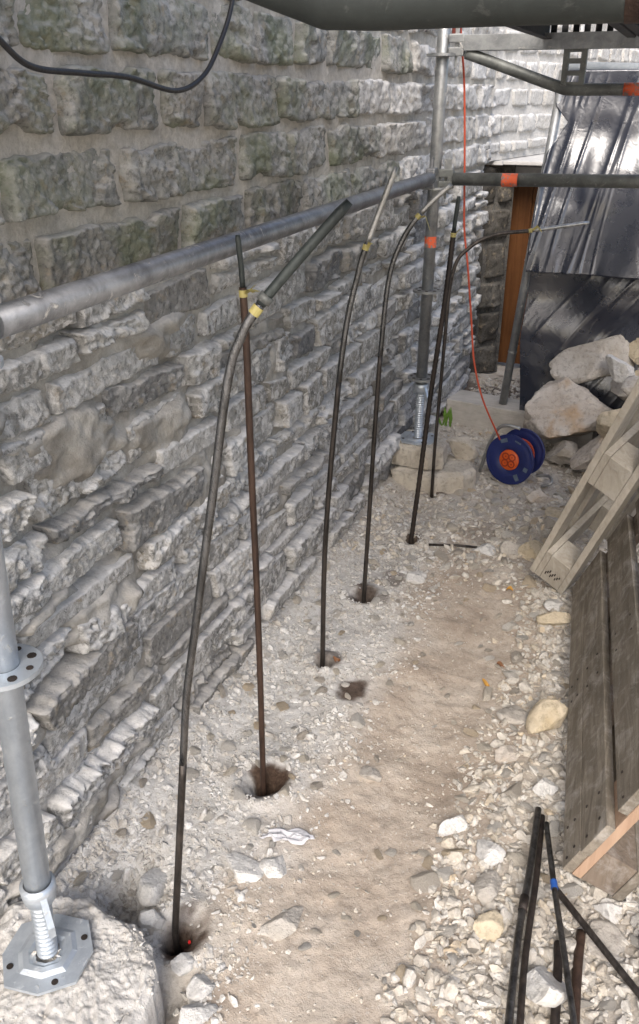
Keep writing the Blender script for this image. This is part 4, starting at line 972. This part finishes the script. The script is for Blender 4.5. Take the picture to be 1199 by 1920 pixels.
# gravel: a mass of small chips (uncountable)
small = [rock(1, 400 + k, 6, 0, .65) for k in range(10)]
midt = [rock(2, 430 + k, 8, .04, .62) for k in range(10)]
def gravel(name, xs, ys, ss, tm, seed, label, mat='gravel'):
    r_ = np.random.default_rng(seed); n = len(xs); zs = gh(xs, ys); Vs = []; Fs = []; T = []; off = 0
    idx = r_.integers(0, len(tm), n)
    for k in range(len(tm)):
        sel = np.where(idx == k)[0]; m_ = len(sel)
        if not m_: continue
        V, F_ = tm[k]; th = r_.uniform(0, 6.28, m_); tx = r_.normal(0, .35, m_); ty = r_.normal(0, .35, m_)
        cz, sz = np.cos(th), np.sin(th)
        s3 = np.stack([ss[sel], ss[sel] * r_.uniform(.6, 1, m_), ss[sel] * r_.uniform(.6, 1.2, m_)], -1)
        P_ = V[None] * s3[:, None]
        z2 = P_[..., 2] + tx[:, None] * P_[..., 0] + ty[:, None] * P_[..., 1]
        X_ = P_[..., 0] * cz[:, None] - P_[..., 1] * sz[:, None] + xs[sel][:, None]; Y_ = P_[..., 0] * sz[:, None] + P_[..., 1] * cz[:, None] + ys[sel][:, None]
        Z_ = z2 + (zs[sel] + ss[sel] * .06)[:, None]
        Vs.append(np.stack([X_, Y_, Z_], -1).reshape(-1, 3)); Fs.append((F_[None] + (np.arange(m_) * len(V))[:, None, None]).reshape(-1, 3) + off); off += m_ * len(V)
        T.append(np.repeat(r_.random(m_), len(V)))
    o = link(name, mesh_np(name, np.concatenate(Vs), np.concatenate(Fs), False, dict(tint=np.concatenate(T))), M[mat])
    return tag(o, label, 'gravel', kind='stuff')
def sample(n, x0, x1, y0, y1, dens, seed, ypow=1.6):
    r_ = np.random.default_rng(seed); x = r_.uniform(x0, x1, n); y = y0 + (y1 - y0) * r_.random(n) ** ypow
    k = r_.random(n) < dens(x, y); x, y = x[k], y[k]
    ok = np.ones(len(x), bool)
    for a, b, q, _ in WET[:5]: ok &= ((x - a) ** 2 + (y - b) ** 2 > (q * .95) ** 2) | (r_.random(len(x)) < .04)
    ok &= ~((x < -.68) & (y < .98)); ok &= ~((x < -.70) & (y > 3.42) & (y < 3.72))
    return x[ok], y[ok], r_
lump = lambda x, y, s: sstep(-.35, .45, fbm(xyz(x * 6, y * 6), 3, s))
d_left = lambda x, y: sstep(-.52, -.80, x) * (.35 + .65 * lump(x, y, 51)) * sstep(3.6, 2.8, y)
d_right = lambda x, y: sstep(-.36, -.18, x + .05 * fbm(xyz(x * 5, y * 5), 2, 52)) * (.5 + .5 * lump(x, y, 53))
d_back = lambda x, y: sstep(2.55, 3.1, y) * (.5 + .5 * lump(x, y, 54))
x, y, r_ = sample(26000, -1.08, -.42, .9, 3.6, d_left, 1); gravel('white_chippings', x, y, .0022 + .0075 * r_.random(len(x)) ** 2.2, small, 2, 'white crushed stone chippings spread along the wall foot', 'gravel_white')
x, y, r_ = sample(3600, -1.07, -.5, .9, 3.4, d_left, 3); gravel('white_chippings', x, y, .006 + .012 * r_.random(len(x)) ** 1.7, midt, 4, 'coarser white stone bits along the wall foot', 'gravel_white')
x, y, r_ = sample(19000, -.42, .35, .75, 3.2, d_right, 5, 1.3); gravel('loose_gravel', x, y, .003 + .011 * r_.random(len(x)) ** 1.8, small, 6, 'loose beige gravel along the right of the path')
x, y, r_ = sample(4700, -.36, .32, .75, 3.1, d_right, 7, 1.2); gravel('loose_gravel', x, y, .009 + .017 * r_.random(len(x)) ** 1.5, midt, 8, 'coarse beige gravel beside the leaning pallets')
x, y, r_ = sample(9000, -1.05, .1, 2.5, 5.3, d_back, 9, 1.2); gravel('rubble_gravel', x, y, .006 + .016 * r_.random(len(x)) ** 1.8, small, 10, 'pale rubble gravel in front of the reel and beam')
x, y, r_ = sample(6600, -.75, -.1, .7, 3.0, lambda x, y: .25 + .75 * lump(x, y, 55) ** 2, 11); gravel('path_grit', x, y, .0015 + .005 * r_.random(len(x)) ** 2.5, small, 12, 'fine grit scattered over the trodden path')

r_ = np.random.default_rng(77); x = r_.uniform(-1.03, -.68, 1500); y = r_.uniform(.62, .955, 1500); k = (np.hypot(x + .904, y - .824) > .10) | (np.hypot(x + .904, y - .824) < .028); x, y = x[k], y[k]
k = (y < .97 - .9 * np.maximum(0, x + .80)); x, y = x[k], y[k]; gh_keep = gh
gh = lambda a, b, fine=True: np.where(np.hypot(a + .904, b - .824) < .05, .138, .114) + 0 * np.asarray(a)
gravel('crumbs', x, y, .0012 + .0045 * r_.random(len(x)) ** 3, small, 78, 'crumbs of stone lying on the flat foundation stone', 'gravel_white'); gh = gh_keep
# ------------------------------------------------------------------ loose bars on the floor, right front
def bar(pts, r, mat, label, tape=None, couple=None):
    pts = [(a, b, c_ ) for a, b, c_ in pts]; t = thing('steel_bar', pts[0], label, 'bar', 'loose steel bars on the gravel at the right')
    r *= .84; pts = [(a, b, c_ - .006) for a, b, c_ in pts]; P_ = crv(pts, 8); mb = MB(); mb.tube(P_, r, 14); mb.build('rod', M[mat], t)
    if tape is not None:
        i = int(tape * (len(P_) - 1)); d_ = P_[i + 1] - P_[i - 1]; d_ /= np.linalg.norm(d_); mb = MB(); mb.ring(P_[i], d_, r + .0002, r + .0012, .022, 16); mb.build('tape', M['blue_tape'], t)
    if couple is not None:
        i = int(couple * (len(P_) - 1)); d_ = P_[i + 1] - P_[i - 1]; d_ /= np.linalg.norm(d_); mb = MB(); mb.tube([P_[i] - d_ * .02, P_[i] + d_ * .02], r * 1.22, 14); mb.build('coupler', M['rod_black'], t)
    return t
bar([(-.096, 1.655, .045), (-.083, 1.45, .052), (-.074, 1.25, .06), (-.045, .95, .068)], .0095, 'rod_oiled', 'longest dark steel bar with a coupler, leftmost on the gravel', couple=.5)
bar([(-.084, 1.65, .030), (-.066, 1.45, .034), (-.052, 1.22, .04), (-.02, .95, .045)], .0085, 'rod_black', 'black bar lying right against the longest bar')
bar([(-.070, 1.60, .06), (-.02, 1.40, .065), (.02, 1.25, .07), (.085, 1.0, .075)], .0078, 'rod_oiled', 'dark steel bar wrapped with a band of blue tape', tape=.30)
bar([(-.02, 1.43, .045), (.06, 1.345, .05), (.15, 1.25, .055), (.30, 1.10, .06)], .0088, 'rod_dark', 'dark bar crossing diagonally to the lower right corner')
bar([(.004, 1.31, .028), (.015, 1.22, .028), (.035, 1.0, .03)], .011, 'rod_black', 'short black bar half buried under the taped bar')
bar([(.045, 1.36, .022), (.05, 1.25, .022), (.07, 1.0, .025)], .012, 'rod_rust', 'rusty brown bar half buried below the diagonal bar')
bar([(.165, 1.37, .06), (.20, 1.28, .05), (.26, 1.1, .045)], .013, 'rod_black', 'dark bar at the far right edge below the pallet')
mb = MB(); mb.tube([(-.735, 2.935, .012), (-.63, 2.965, .016), (-.55, 2.985, .012)], .005, 8); tag(mb.build('stick', M['rod_dark'], origin=(-.64, 2.96, .01)), 'thin grey stick lying beside the black ribbed bar', 'stick')
# weed and leaves
wd = thing('weed', (-1.02, 4.28, .02), 'small green weed growing at the end of the timber beam', 'plant')
for k in range(7):
    a = rs.uniform(-1.2, 1.2); hgt = rs.uniform(.06, .12); b0 = np.array((-1.015 + rs.uniform(-.02, .03), 4.27 + rs.uniform(-.02, .02), .02)); tip = b0 + np.array((math.sin(a) * .04, -.02, hgt)); s_ = np.array((.008, .004, 0))
    mb = MB(); m_ = (b0 + tip) / 2 + np.array((0, -.006, .01)); mb.add([b0 - s_ * .4, b0 + s_ * .4, m_ + s_, m_ - s_, tip], [(0, 1, 2, 3), (3, 2, 4)]); mb.build('leaf', M['leaf'], wd)
for k, (x, y, mt_, lab) in enumerate(((-.37, 2.72, 'gold_leaf', 'small yellow leaf in the gravel before the pale pallet'), (-.31, 2.27, 'brown_leaf', 'curled red brown leaf in the gravel left of the dark pallet'), (-.335, 2.17, 'gold_leaf', 'curled ochre leaf near the red brown one'), (-.79, 2.07, 'brown_leaf', 'brown leaf at the foot of the third rod'))):
    z = mound(x, y) + .012; mb = MB(); n_ = 6; vs = []
    for i in range(n_ + 1):
        t_ = i / n_; wv = .008 * math.sin(math.pi * t_) + .001; vs += [(x - .012 + .024 * t_, y - wv, z + .01 * math.sin(3 * t_ + k)), (x - .012 + .024 * t_, y, z - .004 + .01 * math.sin(3 * t_ + k)), (x - .012 + .024 * t_, y + wv, z + .004 + .01 * math.sin(3 * t_ + k))]
    mb.add(vs, [(i * 3 + j, i * 3 + j + 1, i * 3 + j + 4, i * 3 + j + 3) for i in range(n_) for j in (0, 1)], True); tag(mb.build('dead_leaf', M[mt_], origin=(x, y, z)), lab, 'leaf')
# crumpled white film scrap
a = np.linspace(0, 1, 22); A, B_ = np.meshgrid(a, a, indexing='ij'); X_ = -.705 + .10 * A + .02 * B_ + .012 * fbm(xyz(A * 5, B_ * 5), 2, 3); Y_ = 1.335 + .04 * B_ + .03 * A + .012 * fbm(xyz(A * 5, B_ * 5, 4), 2, 3)
Z_ = gh(X_, Y_, False) + .012 + .012 * ridged(xyz(A * 4, B_ * 3), 2, 5) * np.sin(math.pi * B_)
oc = np.array((-.64, 1.37, 0.)); fo = link('film_scrap', mesh_np('film_scrap', xyz(X_, Y_, Z_) - oc, grid_faces(22, 22)), M['scrap']); fo.location = oc; fo.modifiers.new('t', 'SOLIDIFY').thickness = .001
tag(fo, 'crumpled whitish plastic scrap on the chippings between the first two rods', 'plastic scrap')
